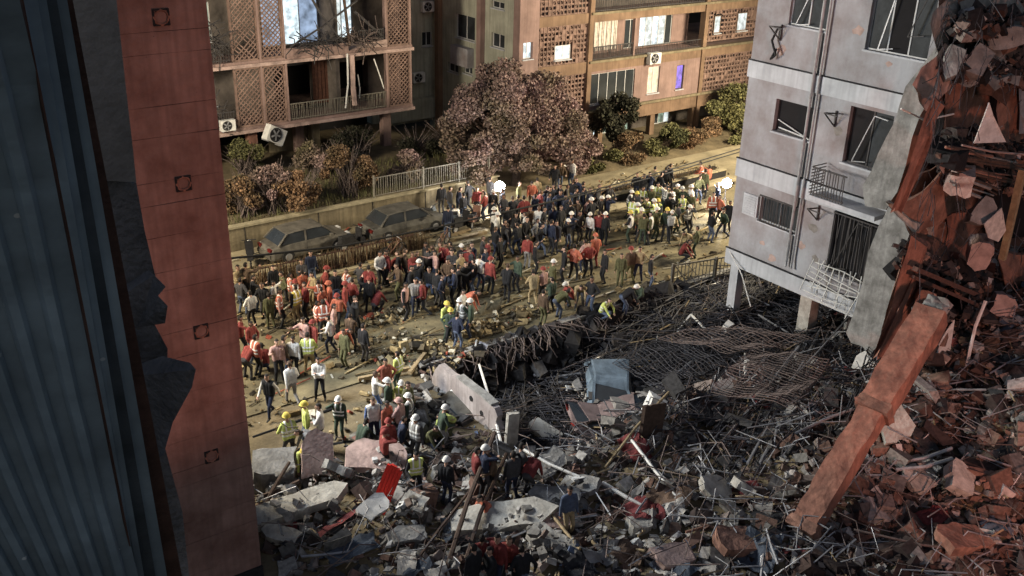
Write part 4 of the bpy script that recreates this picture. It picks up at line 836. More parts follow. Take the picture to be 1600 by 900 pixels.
def bicycle(label, px, py, rotz, z=.15):
    g_ = G(px, py, z); t = thing('bicycle', label, 'bicycle', g_, 'bicycles by the parking fence'); t.rotation_euler = (.15, 0, rotz)
    def put(nm, mb, mm, par=None): o = obj(nm, mb, mm); o.parent = par or t; return o
    for x in (-.5, .52):
        wh = empty('wheel', (0, 0, 0)); wh.parent = t; mb = MB(); mb.tube([(x + .33 * math.cos(a), 0, .34 + .33 * math.sin(a)) for a in np.linspace(0, 2 * math.pi, 21)], .028, 5, cap=False); put('tyre', mb, M['rubber'], wh)
        for k in range(8): a = k * math.pi / 8; mb = MB(); mb.bar((x - .32 * math.cos(a), 0, .34 - .32 * math.sin(a)), (x + .32 * math.cos(a), 0, .34 + .32 * math.sin(a)), .007); put('spoke', mb, M['steel'], wh)
    mb = MB()
    for a, b in (((-.5, .34), (-.05, .32)), ((-.05, .32), (-.2, .85)), ((-.5, .34), (-.18, .75)), ((-.18, .78), (.36, .82)), ((-.05, .32), (.38, .72)), ((.52, .34), (.34, .95))): mb.tube([(a[0], 0, a[1]), (b[0], 0, b[1])], .02, 6)
    put('bicycle_frame', mb, M['redtint']); mb = MB(); mb.tube([(.3, -.28, .98), (.36, 0, .98), (.3, .28, .98)], .016, 5); put('handlebar', mb, M['steel']); mb = MB(); mb.sphere((-.22, 0, .89), (.14, .07, .04), 10, 6); put('saddle', mb, M['rubber'])
bicycle('bicycle leaning at the end of the low rusty fence', 612, 402, .2); bicycle('bicycle standing below the front of the silver sedan', 690, 386, .5)
# ================================================================== the collapsed end of the building and the rubble
def hit(px, py):
    d = ray(px, py); t = .006; p = CAMPOS.copy()
    while t < .08:
        p = CAMPOS + d * t
        if p[2] < hgt(p[0], p[1]): return p
        t += .00008
    return p
def chunk(mb, c, s, j=.3, m=0):
    c = Vector(c); q = Matrix.Rotation(random.uniform(0, 6.28), 3, 'Z') @ Matrix.Rotation(random.gauss(0, .5), 3, 'X') @ Matrix.Rotation(random.gauss(0, .5), 3, 'Y'); vs = []
    for x in (-1, 1):
        for y in (-1, 1):
            for z in (-1, 1): vs.append(c + q @ Vector((x * s[0] * (1 + random.uniform(-j, j)), y * s[1] * (1 + random.uniform(-j, j)), z * s[2] * (1 + random.uniform(-j, j)))))
    mb.add(vs, [(0, 1, 3, 2), (4, 6, 7, 5), (0, 4, 5, 1), (2, 3, 7, 6), (0, 2, 6, 4), (1, 5, 7, 3)], m)
def poly_slab(mb, w, l, t, n=7, rough=.16):
    """a broken slab: ragged outline, broken edge faces"""
    pts = []
    for k in range(n):
        a = 2 * math.pi * (k + random.uniform(-.3, .3)) / n; r = 1 / max(abs(math.cos(a)) / (w / 2), abs(math.sin(a)) / (l / 2)); r *= 1 - random.uniform(0, rough * 1.6); pts.append(Vector((r * math.cos(a), r * math.sin(a), 0)))
    low = [p * random.uniform(.88, 1.06) + Vector((0, 0, -t * random.uniform(.85, 1.15))) for p in pts]; up = [p + Vector((0, 0, random.uniform(-.03, .03))) for p in pts]
    b = len(pts); mb.add(up + low, [tuple(range(b)), tuple(reversed(range(b, 2 * b)))] + [(i, i + b, (i + 1) % b + b, (i + 1) % b) for i in range(b)])
def slab_thing(label, px, py, w, l, t, yaw, tx, ty, m='concrete', dz=.1, name='concrete_slab', cat='slab', n=15, group='broken slabs in the rubble', bars=0):
    p = hit(px, py); mb = MB(); poly_slab(mb, w * .85, l * .85, t, n, .13); t_ = thing(name, label, cat, (p[0], p[1], p[2]), group); o = obj('slab', mb, M[m]); o.parent = t_; o.location = (0, 0, dz + t * .5); o.rotation_euler = (tx, ty, yaw - .63)
    for k in range(bars):
        s = random.choice((-1, 1)); a = Vector((s * w * .46, random.uniform(-.45, .45) * l, -t * .5)); mb = MB(); mb.tube([a, a + Vector((s * .35, random.uniform(-.15, .15), .05)), a + Vector((s * .6, random.uniform(-.3, .3), random.uniform(-.1, .3)))], .016, 4); b = obj('reinforcing_bar', mb, M['rebar']); b.parent = o
    return t_
def pole_thing(label, a, b, za, zb, r, m, name='metal_pole', cat='pole', square=False, bend=0, group='bars and pipes strewn over the rubble'):
    A = hit(*a); B = hit(*b); A = V3(A) + Vector((0, 0, za)); B = V3(B) + Vector((0, 0, zb)); mb = MB()
    if square: mb.bar(A, B, r * 2)
    else: mid = (A + B) / 2 + Vector((random.uniform(-1, 1), random.uniform(-1, 1), 0)) * bend; mb.tube([A, A.lerp(mid, .6), mid, mid.lerp(B, .4), B], r, 6)
    return tag(obj(name, mb, M[m]), label, cat, group)
def ragged(pix, k=3):
    out = []
    for (x0, y0), (x1, y1) in zip(pix, pix[1:] + pix[:1]):
        L = math.hypot(x1 - x0, y1 - y0); nx, ny = -(y1 - y0) / (L + 1e-6), (x1 - x0) / (L + 1e-6)
        for i in range(k): t = i / k; e = random.uniform(-.05, .05) * L if i else 0; out.append((x0 + (x1 - x0) * t + nx * e, y0 + (y1 - y0) * t + ny * e))
    return out
# --- torn wall pieces hanging at the end of the white building
def wall_piece(label, pix, X, t, m, m2='redtint', name='torn_wall_slab', cat='slab', lean=None):
    mb = MB(); pts = [V3(PX(x, y, X + (lean(x, y) if lean else 0))) for x, y in ragged(pix, 2)]; base = min(pts, key=lambda q: q.z); th = thing(name, label, cat, base)
    mb.prism(pts, (t, 0, 0)); o = obj('wall_slab', mb, [M[m], M[m2]]); SETP(o, th)
    for f in o.data.polygons:
        if abs(f.normal.x) < .7 and f.normal.y < .2: f.material_index = 1  # faces turned to the camera carry the red light as colour
    return th
wall_piece('upper torn grey wall slab hanging over the white facade edge', [(1484, 50), (1452, 88), (1415, 135), (1398, 190), (1372, 240), (1348, 290), (1352, 322), (1384, 328), (1402, 300), (1425, 215), (1455, 150), (1492, 70)], 30.45, 1.7, 'concrete')
wall_piece('lower long torn grey wall slab leaning beside the barred balcony door', [(1388, 322), (1374, 350), (1348, 440), (1322, 520), (1330, 536), (1346, 540), (1358, 556), (1372, 540), (1402, 430), (1424, 372), (1412, 345)], 30.0, 2.3, 'concrete')
wall_piece('crumpled pale plaster sheet at the foot of the torn wall', [(1352, 548), (1378, 585), (1362, 610), (1345, 628), (1318, 650), (1312, 625), (1324, 590), (1338, 556)], 29.6, .12, 'cloth', 'concrete')
wall_piece('small pale broken wall corner at the top of the ruin', [(1470, 150), (1452, 205), (1440, 232), (1447, 250), (1462, 222), (1478, 190)], 31.6, .3, 'concrete2')
wall_piece('thin grey torn strip standing in the ruin', [(1450, 330), (1430, 400), (1422, 425), (1438, 432), (1452, 395), (1462, 345)], 31.0, .25, 'concrete2')
# --- inner cross walls of the collapsed flats: they face the camera
RU = thing('collapsed_flats', 'red-lit torn open flats with sagging floors at the ruined building end', 'building', (36, 17.5, 0))
def face(pix, Y, t, name, m, parent=RU):
    mb = MB(); mb.prism([V3(PY(x + random.uniform(-3, 3), y + random.uniform(-3, 3), Y + random.uniform(-.12, .12))) for x, y in ragged(pix)], (.88 * t, .47 * t, -.05)); return SETP(obj(name, mb, M[m]), parent)
face([(1470, -40), (1700, -40), (1760, 560), (1400, 620), (1395, 520), (1425, 380), (1460, 200)], 18.6, .3, 'cross_wall', 'redtint')
face([(1482, 95), (1532, 70), (1545, 130), (1538, 215), (1500, 232), (1470, 215)], 17.9, .35, 'inner_wall', 'terracotta')
face([(1424, 130), (1480, 78), (1486, 120), (1462, 150), (1445, 175)], 17.6, .4, 'inner_wall', 'pinkcon')
face([(1428, 132), (1478, 66), (1502, 92), (1484, 140), (1462, 158), (1440, 152)], 17.2, .5, 'inner_wall', 'pinkcon')
face([(1395, 322), (1440, 300), (1475, 262), (1478, 340), (1440, 362), (1424, 366)], 17.0, .4, 'inner_wall', 'redtint')
face([(1386, 314), (1396, 318), (1436, 352), (1428, 362), (1388, 326)], 16.8, .3, 'slab_edge', 'concrete2')
face([(1412, 400), (1440, 372), (1470, 400), (1462, 470), (1400, 545), (1368, 560), (1385, 490)], 16.8, .3, 'inner_wall', 'redtint')
face([(1480, 340), (1510, 330), (1520, 420), (1490, 440), (1470, 410)], 17.4, .3, 'inner_wall', 'terracotta')
face([(1425, 285), (1468, 255), (1470, 330), (1440, 345), (1420, 335)], 17.6, .4, 'inner_wall', 'redtint')
face([(1560, 90), (1610, 60), (1612, 230), (1566, 215)], 17.4, .3, 'inner_wall', 'redtint')
def floor_sag(pix, Y0, depth, t, m, name='sagging_floor'):
    mb = MB(); top = [V3(PY(x, y, Y0 + random.uniform(-.25, .25))) for x, y in [(a[0] + (b[0] - a[0]) * t + random.uniform(-3, 3), a[1] + (b[1] - a[1]) * t + random.uniform(-4, 4)) for a, b in zip(pix, pix[1:]) for t in (0, .35, .7)]]; n = len(top); back = [p + Vector((.88 * depth, .47 * depth, .25)) for p in top]
    vs = top + back + [p - Vector((0, 0, t * random.uniform(.7, 1.2))) for p in top] + [p - Vector((0, 0, t)) for p in back]; fs = []
    for i in range(n - 1): fs += [(i, i + 1, n + i + 1, n + i), (2 * n + i, i, i + 1, 2 * n + i + 1)[::-1], (2 * n + i, 2 * n + i + 1, 3 * n + i + 1, 3 * n + i), (n + i, n + i + 1, 3 * n + i + 1, 3 * n + i)[::-1]]
    fs += [(0, n, 3 * n, 2 * n), (n - 1, 3 * n - 1, 4 * n - 1, 2 * n - 1)]; mb.add(vs, fs); return SETP(obj(name, mb, M[m]), RU)
face([(1540, 300), (1600, 285), (1605, 370), (1560, 380), (1535, 350)], 18.3, .1, 'shade_panel', 'black')  # flat black panels paint the shade of open voids
face([(1490, 570), (1540, 540), (1610, 560), (1615, 650), (1540, 650)], 16.6, .1, 'shade_panel', 'black')
face([(1450, 240), (1485, 232), (1490, 262), (1455, 280)], 18.2, .1, 'shade_panel', 'black')
face([(1465, 440), (1500, 455), (1495, 500), (1462, 490)], 17.2, .1, 'shade_panel', 'black')
face([(1500, 0), (1560, -20), (1600, 10), (1590, 45), (1540, 50), (1505, 40)], 17.3, .5, 'ceiling_piece', 'concrete')
face([(1455, 20), (1490, -10), (1512, 30), (1500, 100), (1478, 118), (1462, 80)], 17.5, .4, 'inner_wall', 'concrete')
face([(1457, 150), (1474, 165), (1446, 245), (1408, 332), (1392, 332), (1428, 236)], 16.3, .4, 'red_lit_side', 'terracotta')  # this strip and the next paint the torn slabs' red-lit sides
face([(1424, 370), (1450, 384), (1428, 452), (1386, 560), (1362, 558), (1402, 440)], 16.0, .4, 'red_lit_side', 'terracotta')
face([(1536, 60), (1570, 70), (1572, 108), (1540, 112)], 17.1, .4, 'inner_wall', 'concrete')
face([(1560, 400), (1605, 395), (1612, 470), (1575, 480)], 16.4, .4, 'inner_wall', 'redtint')
face([(1590, 110), (1620, 100), (1622, 200), (1594, 210)], 17.0, .2, 'window_grille', 'steel')
for k in range(16):
    y0 = 224 + k * 4.2; A_ = V3(PY(1478 + random.uniform(-6, 30), y0 + random.uniform(-3, 3), 16.3)); B_ = V3(PY(1575 + random.uniform(-30, 40), y0 + 14 + k * .9 + random.uniform(-5, 5), 16.2)); mbb = MB(); mbb.tube([A_, A_.lerp(B_, .4) + Vector((0, 0, random.uniform(-.1, .1))), B_], random.uniform(.025, .07), 5); SETP(obj('crushed_layer', mbb, M[random.choice(['concrete', 'redtint', 'wooddark', 'pinkcon'])]), RU)
floor_sag([(1470, 248), (1500, 250), (1530, 262), (1560, 272), (1610, 292)], 16.6, 2.0, .45, 'pinkcon')
floor_sag([(1478, 226), (1520, 232), (1560, 240), (1610, 250)], 16.8, 1.8, .25, 'redtint')
floor_sag([(1410, 405), (1450, 420), (1490, 440), (1520, 452), (1560, 458)], 16.2, 2.2, .3, 'redtint')
floor_sag([(1500, 40), (1540, 50), (1580, 40), (1620, 45)], 16.8, 2.0, .35, 'concrete')
floor_sag([(1485, 110), (1520, 118), (1560, 122), (1610, 112)], 17.0, 1.6, .3, 'concrete')
floor_sag([(1510, 490), (1550, 500), (1580, 530), (1620, 540)], 15.6, 2.4, .35, 'pinkcon')
def boulder(label, px, py, Y, r, m, name='concrete_block', grp_='blocks lodged in the ruin'):
    c = V3(PY(px, py, Y)); mb = MB(); poly_slab(mb, r[0] * 1.5, r[2] * 1.6, r[1] * 2.0, 13, .16); o = obj(name, mb, M[m]); o.location = c; o.rotation_euler = Vector((-.75, -.55, .25)).to_track_quat('Z', 'Y').to_euler(); o.rotation_euler.rotate_axis('Z', random.uniform(-.5, .5)); o.rotation_euler.rotate_axis('X', random.uniform(-.5, .5)); return tag(o, label, 'block', grp_)
boulder('ragged tan wall piece under the yellow post', 1532, 400, 15.8, (.55, .45, .75), 'pinkcon'); boulder('grey lump hanging under the upper sagging floor', 1538, 330, 15.9, (.45, .4, .7), 'concrete'); boulder('pale square block left of the white cloth', 1500, 290, 16.2, (.6, .4, .55), 'pinkcon')
boulder('grey slumped lump high beside the red-lit inner wall', 1530, 95, 16.5, (.45, .4, .7), 'concrete'); boulder('grey drooping lump at the top of the ruin', 1490, 95, 16.6, (.4, .35, .75), 'concrete'); boulder('flat grey block at the top edge of the ruin', 1575, 60, 16.4, (.8, .4, .45), 'concrete'); boulder('dark red lump by the black shade panel low in the ruin', 1450, 470, 16.0, (.5, .4, .5), 'redtint')
boulder('pinkish torn lump beside the black shade panel', 1590, 570, 14.8, (.8, .5, .7), 'redtint'); boulder('red-brown lump above the black shade panel', 1570, 480, 15.2, (.6, .4, .6), 'pinkcon'); boulder('red-brown boulder resting at the ruin edge low down', 1560, 620, 14.2, (.9, .6, .6), 'redtint')
def cloth_thing(label, pix, Ys, m, name='hanging_cloth', cat='cloth'):
    pts = [V3(PY(x, y, Y)) for (x, y), Y in zip(pix, Ys)]; mb = MB(); mb.prism(pts, (0, .03, 0)); return tag(obj(name, mb, M[m]), label, cat, 'cloths caught in the ruin')
cloth_thing('white triangular cloth hanging in the ruin beside the red-lit wall', [(1546, 160), (1552, 180), (1572, 222), (1522, 224), (1538, 182)], [16.2, 16.1, 16.0, 16.2, 16.25], 'cloth'); cloth_thing('pale grey torn sheet hanging above the fallen terracotta column', [(1478, 520), (1492, 500), (1486, 540), (1480, 575), (1462, 580), (1450, 570)], [15.6, 15.5, 15.6, 15.5, 15.7, 15.7], 'cloth'); cloth_thing('peach-coloured torn curtain beside the yellow post', [(1538, 350), (1566, 325), (1572, 360), (1560, 378), (1545, 372)], [15.6, 15.5, 15.5, 15.6, 15.6], 'curtainw')
def seg_thing(label, a, b, Ya, Yb, r, m, name, cat, square=False, mid=None, grp_='bars and posts hanging in the ruin'):
    A = V3(PY(*a, Ya)); B = V3(PY(*b, Yb)); mb = MB()
    if square: mb.bar(A, B, r * 2, r * 1.4)
    else: mb.tube([A] + ([V3(PY(*mid, (Ya + Yb) / 2))] if mid else [(A + B) / 2]) + [B], r, 6)
    return tag(obj(name, mb, M[m]), label, cat, grp_)
seg_thing('yellow timber post leaning in the ruin', (1598, 265), (1566, 405), 15.4, 15.6, .11, 'wood', 'timber_post', 'post', True); seg_thing('pale bent pipe hanging under the ruined floor', (1540, 470), (1508, 580), 15.0, 15.0, .06, 'plasticw', 'bent_pipe', 'pipe', mid=(1524, 510)); seg_thing('long rusty beam spanning the ruin', (1430, 420), (1530, 462), 15.6, 15.6, .1, 'rustedge', 'steel_beam', 'beam', True); seg_thing('second rusty beam just below the long one', (1425, 432), (1524, 475), 15.7, 15.6, .08, 'rustedge', 'steel_beam', 'beam', True)
seg_thing('thin pale rod bristling at the low black shade panel', (1515, 680), (1498, 735), 13.8, 13.4, .035, 'wood', 'wooden_rod', 'rod'); seg_thing('white conduit draped across the torn upper wall slab', (1408, 170), (1490, 178), 17.0, 17.3, .03, 'plasticw', 'conduit', 'conduit', mid=(1445, 188))
mb = MB()
for _ in range(230):
    px, py = random.uniform(1425, 1600), random.uniform(-10, 560); px = max(px, 1480 - py * .12); p = V3(PY(px, py, random.uniform(15.4, 17.4))); d = Vector((random.gauss(0, .35), random.gauss(0, .25), -random.uniform(.3, 1.4))); mb.tube([p, p + d * .5 + Vector((random.uniform(-.2, .2), 0, 0)), p + d], random.uniform(.006, .017), 4)
kind(obj('hanging_wires', mb, M['rebardark']), 'stuff', 'dangling wires and reinforcing bars all over the ruin')
mb = MB(); mb2 = MB()
for _ in range(5200):
    r_ = random.random(); ln = random.choice([(1470, 248, 1610, 292, 16.6), (1478, 226, 1610, 250, 16.8), (1410, 405, 1560, 458, 16.2), (1500, 40, 1620, 45, 16.8), (1485, 110, 1610, 112, 17.0), (1510, 490, 1620, 540, 15.6), (1440, 560, 1620, 600, 15.6), (1440, 500, 1600, 560, 16)])
    p = PY(ln[0] + (ln[2] - ln[0]) * r_ + random.gauss(0, 6), ln[1] + (ln[3] - ln[1]) * r_ + random.gauss(-2, 11), ln[4] + random.uniform(-.2, 1.2)); s = random.expovariate(13) + .03; chunk(random.choice((mb, mb2)), p, (s, s * random.uniform(.4, 1), s * random.uniform(.3, .8)))
kind(obj('ruin_rubble', mb, M['heapredlit']), 'stuff', 'rubble coloured as red-lit, piled on the sagging floors'); kind(obj('ruin_rubble', mb2, M['heapdark']), 'stuff', 'dark rubble piled on the sagging floors')
def rough_bar(a, b, w, h, k=9, amp=.035):
    a, b = Vector(a), Vector(b); d = (b - a); L = d.length; d /= L; r = d.cross(Vector((0, 0, 1))).normalized(); u = r.cross(d); mb = MB(); n = 12; ring = []
    for j in range(n):
        t = j / n * 4; s_ = int(t); f_ = t - s_; cs = [(-1, -1), (1, -1), (1, 1), (-1, 1), (-1, -1)]; ring.append((cs[s_][0] + (cs[s_ + 1][0] - cs[s_][0]) * f_, cs[s_][1] + (cs[s_ + 1][1] - cs[s_][1]) * f_))
    for i in range(k + 1):
        for (x, y) in ring:
            e = amp * (1.8 if abs(x) == 1 and abs(y) == 1 else 1); mb.v.append(tuple(a + d * (L * i / k) + r * (x * w / 2 + random.uniform(-e, e * .3) * (1 if x > 0 else -1)) + u * (y * h / 2 + random.uniform(-e, e * .3) * (1 if y > 0 else -1))))
    for i in range(k):
        for j in range(n): q = (j + 1) % n; mb.f.append((i * n + j, i * n + q, (i + 1) * n + q, (i + 1) * n + j)); mb.m.append(0)
    mb.f += [tuple(reversed(range(n))), tuple(k * n + j for j in range(n))]; mb.m += [0, 0]; return mb
# --- fallen terracotta column
fc = thing('fallen_column', 'huge fallen terracotta-coloured concrete column leaning down across the rubble', 'column', hit(1255, 840))
T = V3(PY(1456, 490, 14.6)); Bm = V3(hit(1252, 838)) + Vector((0, 0, .2)); J = T.lerp(Bm, .46)
mb = rough_bar(T, J, .98, .8, 10, .03); SETP(obj('upper_shaft', mb, M['terracotta']), fc)
mb = rough_bar(J.lerp(T, .04), J.lerp(Bm, .04), 1.08, .9, 3, .04); SETP(obj('collar', mb, M['redtint']), fc)
mb = rough_bar(J, Bm, .78, .66, 12, .03); SETP(obj('lower_shaft', mb, M['terracotta']), fc)
mb = rough_bar(Bm.lerp(J, .06), Bm - (J - Bm) * .02, .92, .76, 3, .04); SETP(obj('foot_collar', mb, M['redtint']), fc)
mb = rough_bar(T, T + (T - J) * .09 + Vector((.2, 0, .1)), .8, .5, 3, .1); SETP(obj('broken_head', mb, M['concrete']), fc)
# --- the heap itself: thousands of pieces lying on the ground
def scatter(n, inside, smin, lam, mbs, lift=.0, flat=1.0, smax=.6):
    k = 0
    while k < n:
        x, y = random.uniform(7.6, 42), random.uniform(7, 29.0); w = inside(x, y)
        if random.random() > w: continue
        s = min(smax, smin + random.expovariate(lam)); mb = random.choice(mbs); chunk(mb, (x, y, hgt(x, y) + s * .25 + lift), (s, s * random.uniform(.35, 1), s * random.uniform(.2, .7) * flat)); k += 1
inplot = lambda x, y: 1.0 if x > 17.4 and 21.5 < y < 28.7 and x < 42 else 0
def infront(x, y):
    if 17.4 < x and y > 22.3: return 0
    if x < 8: return 0
    if y > 25.3 and x < 17: return 0
    return (1 - sstep(22.5, 25.5, y)) if x < 17 else 1.0
in_redlight = lambda x, y: infront(x, y) * sstep(15, 19, x + (14 - y) * .9 - 4) * (1 - sstep(14, 18, y))  # zone where rubble takes the red floodlight as its colour
m1, m2, m3 = MB(), MB(), MB()
scatter(19000, infront, .025, 19, [m1, m1, m2]); scatter(5200, inplot, .02, 26, [m3, m3, m3, m3, m3, m3, m3, m1], flat=.6); scatter(9000, in_redlight, .03, 15, [m2]); scatter(420, infront, .12, 9, [m1, m2], smax=.5)
kind(obj('rubble', m1, M['heap']), 'stuff', 'mixed grey and brown rubble covering the foreground'); kind(obj('rubble', m2, M['heapredlit']), 'stuff', 'broken masonry coloured as red-lit towards the ruined building'); kind(obj('rubble', m3, M['heapdark']), 'stuff', 'fine rubble coloured as shaded, filling the sunken plot')
ms, mw, mc = MB(), MB(), MB()
def sticks(n, inside, mb, L, r, up=.25, curl=.2, ang=None):
    k = 0
    while k < n:
        x, y = random.uniform(7.6, 42), random.uniform(7.5, 28.7)
        if random.random() > inside(x, y): continue
        l = random.uniform(*L); a = random.choice((random.uniform(0, 6.28), random.gauss(-.3, .35), random.gauss(.9, .3))) if ang is None else random.gauss(ang, .16); d = Vector((math.cos(a), math.sin(a), random.gauss(.02, up))).normalized() * l; p = Vector((x, y, hgt(x, y) + .12 + random.uniform(0, .3))) - d * .5
        q = p + d * .5 + Vector((random.uniform(-1, 1), random.uniform(-1, 1), random.uniform(-.3, 1))) * curl * l * .4; rr = random.uniform(.6, 1.3) * r; mb.tube([p, q, p + d], rr, 4); k += 1
md = MB(); sticks(1900, inplot, md, (.8, 3.4), .02, .08, .15); sticks(220, inplot, ms, (.8, 3.0), .02, .1, .2); fan = lambda x, y: (1.0 if 20 < x < 32.5 and 16.5 < y < 27.5 else 0) * sstep(19, 25, x)
sticks(420, fan, md, (1.8, 5.5), .02, .06, .05, .32); sticks(170, fan, ms, (1.8, 5.0), .018, .06, .05, .28); sticks(160, fan, md, (1.5, 5.0), .02, .05, .05, -.75)
sticks(350, lambda x, y: inplot(x, y) * sstep(24, 28, x), md, (1.5, 4.5), .022, .12, .2); sticks(1100, infront, ms, (.4, 2.4), .016, .3, .7); sticks(170, infront, mw, (.4, 1.6), .026, .25, .05); sticks(60, inplot, mw, (.5, 2.0), .03, .1, .05); sticks(500, lambda x, y: infront(x, y) * (1 if x > 19 else .3), mc, (.5, 2.5), .02, .3, .9)
kind(obj('twisted_rebar', md, M['rebardark']), 'stuff', 'fallen bars and slats coloured as shaded, lying through the sunken plot'); kind(obj('twisted_rebar', ms, M['rebar']), 'stuff', 'tangled rusty reinforcing bars strewn through the rubble'); kind(obj('timber_scraps', mw, M['wood']), 'stuff', 'splintered timber and lath scattered through the rubble'); kind(obj('loose_cables', mc, M['steel']), 'stuff', 'loose grey cables and strips tangled in the rubble')
# litter and dirt over the street
ml = MB()
for _ in range(5200):
    x, y = random.uniform(8, 46), random.uniform(26, 43)
    if x > 17 and y < 29.2: continue
    if random.random() > .25 + .75 * max(0, fbm(x, y, .35) + .25): continue
    s = .02 + random.expovariate(22); chunk(ml, (x, y, (.15 if y > 38.9 else .07) + s * .15), (s, s * random.uniform(.3, 1), s * .35))
for _ in range(260):
    x, y = random.uniform(9, 46), random.uniform(29.5, 43); l = random.uniform(.4, 2.2); a = random.gauss(.05, .35); z = (.2 if y > 38.9 else .1); ml.bar((x, y, z), (x + l * math.cos(a), y + l * math.sin(a), z + random.uniform(0, .12)), random.uniform(.03, .1), .03)
kind(obj('street_litter', ml, M['litter']), 'stuff', 'dirt, splinters and litter spread over the street')
mb = MB()
for (px, py, rx, ry, h) in ((605, 545, 2.2, 1.3, .5), (650, 555, 1.8, 1.0, .45), (700, 560, 1.6, .9, .4), (800, 500, 2.6, .7, .5), (600, 500, 1.6, .8, .35), (740, 520, 1.5, .7, .45), (520, 470, 1.5, .7, .3)):
    g_ = G(px, py)
    for _ in range(150):
        a, r = random.uniform(0, 6.28), random.random() ** .6; s = .02 + random.expovariate(26); chunk(mb, (g_[0] + rx * r * math.cos(a), g_[1] + ry * r * math.sin(a), .06 + h * (1 - r) ** 1.2), (s, s * .7, s * .5))
kind(obj('debris_heaps', mb, M['litter']), 'stuff', 'low heaps of swept debris along the plot side of the street')
# rubble lying on the crushed cars; crumpled sheets and torn fabric caught in the heap
mb = MB()
for px, py, n in ((950, 612, 22), (965, 662, 30), (655, 660, 70), (930, 640, 40), (1000, 640, 40)):
    for _ in range(n):
        p = hit(px + random.gauss(0, 22), py + random.gauss(0, 14)); s = .04 + random.expovariate(12); chunk(mb, (p[0], p[1], p[2] + random.uniform(.2, .9)), (s, s * .7, s * .4))
kind(obj('car_rubble', mb, M['heap']), 'stuff', 'rubble lying over the crushed cars')
def sheet(mb, p, w, l, yaw, amp, seed):
    n = 9; b = len(mb.v)
    for i in range(n):
        for j in range(n):
            x, y = (i / (n - 1) - .5) * w, (j / (n - 1) - .5) * l; q = mnoise.noise_vector(Vector((x * 2.2 + seed, y * 2.2, seed))); xx = p[0] + (x + q.x * .15) * math.cos(yaw) - (y + q.y * .15) * math.sin(yaw); yy = p[1] + (x + q.x * .15) * math.sin(yaw) + (y + q.y * .15) * math.cos(yaw); mb.v.append((xx, yy, max(hgt(xx, yy), p[2] - .3) + .22 + amp * q.z + amp * .5 * mnoise.noise(Vector((x * 6, y * 6, seed)))))
    for i in range(n - 1):
        for j in range(n - 1): mb.f.append((b + i * n + j, b + (i + 1) * n + j, b + (i + 1) * n + j + 1, b + i * n + j + 1)); mb.m.append(0)
CLR = {}
for k_, c in dict(pale=(.42, .40, .37), slate=(.07, .085, .11), brown=(.13, .085, .06), maroon=(.15, .035, .035), grey=(.2, .2, .2), dark=(.03, .03, .033)).items(): CLR[k_] = (mat('torn_sheet_' + k_, c, .9, .4, 3, .4), MB())
for i in range(150):
    x, y = random.uniform(8.5, 38), random.uniform(9, 28.5)
    if not (infront(x, y) > .3 or inplot(x, y)): continue
    k_ = random.choice(['slate', 'brown', 'grey', 'dark', 'pale', 'dark', 'maroon'] if infront(x, y) > .3 else ['dark', 'slate', 'dark', 'brown']); sheet(CLR[k_][1], (x, y, hgt(x, y)), random.uniform(.4, 1.5), random.uniform(.3, 1.1), random.uniform(0, 6.28), random.uniform(.08, .22), i * 3.1)
for k_, (m_, b_) in CLR.items(): kind(obj('torn_sheets', b_, m_), 'stuff', f'crumpled {k_} sheets and torn fabric caught in the rubble')
mb = MB(); sticks(70, infront, mb, (.9, 2.6), .03, .22, .1); sticks(70, inplot, mb, (.9, 3.0), .03, .1, .05); kind(obj('pale_rods', mb, M['steel']), 'stuff', 'pale straight rods and conduits lying over the rubble')
mb = MB()
for px, py, rx in ((470, 812, 60), (785, 830, 60), (432, 758, 30), (500, 752, 30), (590, 740, 40), (865, 802, 35), (866, 868, 40), (636, 800, 30)):
    for _ in range(90):
        p = hit(px + random.gauss(0, rx * .6), py + random.gauss(4, 16)); s = .015 + random.expovariate(24); chunk(mb, (p[0], p[1], p[2] + random.uniform(.05, .75)), (s, s * .7, s * .5))
kind(obj('slab_rubble', mb, M['heap']), 'stuff', 'fine rubble lying on and around the big slabs')
mb = MB(); mt = MB()
for _ in range(1500):
    x = random.uniform(17.4, 31); d = abs(random.gauss(0, .55)); y = 28.95 - d; h_ = hgt(x, 28.3); z = .22 - (.22 - h_) * min(1, d / .9) * random.uniform(.6, 1.0); s = .03 + random.expovariate(13); chunk(mb, (x, y, z), (s, s * .7, s * .5))
for _ in range(260):
    x = random.uniform(17.4, 31); p = Vector((x, 28.9 + random.uniform(-.1, .2), .25)); d = Vector((random.gauss(0, .7), -random.uniform(.2, 1.2), -random.uniform(.2, 1.3))); mt.tube([p, p + d * .5 + Vector((0, -.2, .1)), p + d], random.uniform(.01, .03), 4)
kind(obj('wall_debris', mb, M['heapdark']), 'stuff', 'dark debris spilling over the plot retaining wall'); kind(obj('wall_debris', mt, M['rebar']), 'stuff', 'rods and roots hanging over the plot retaining wall')
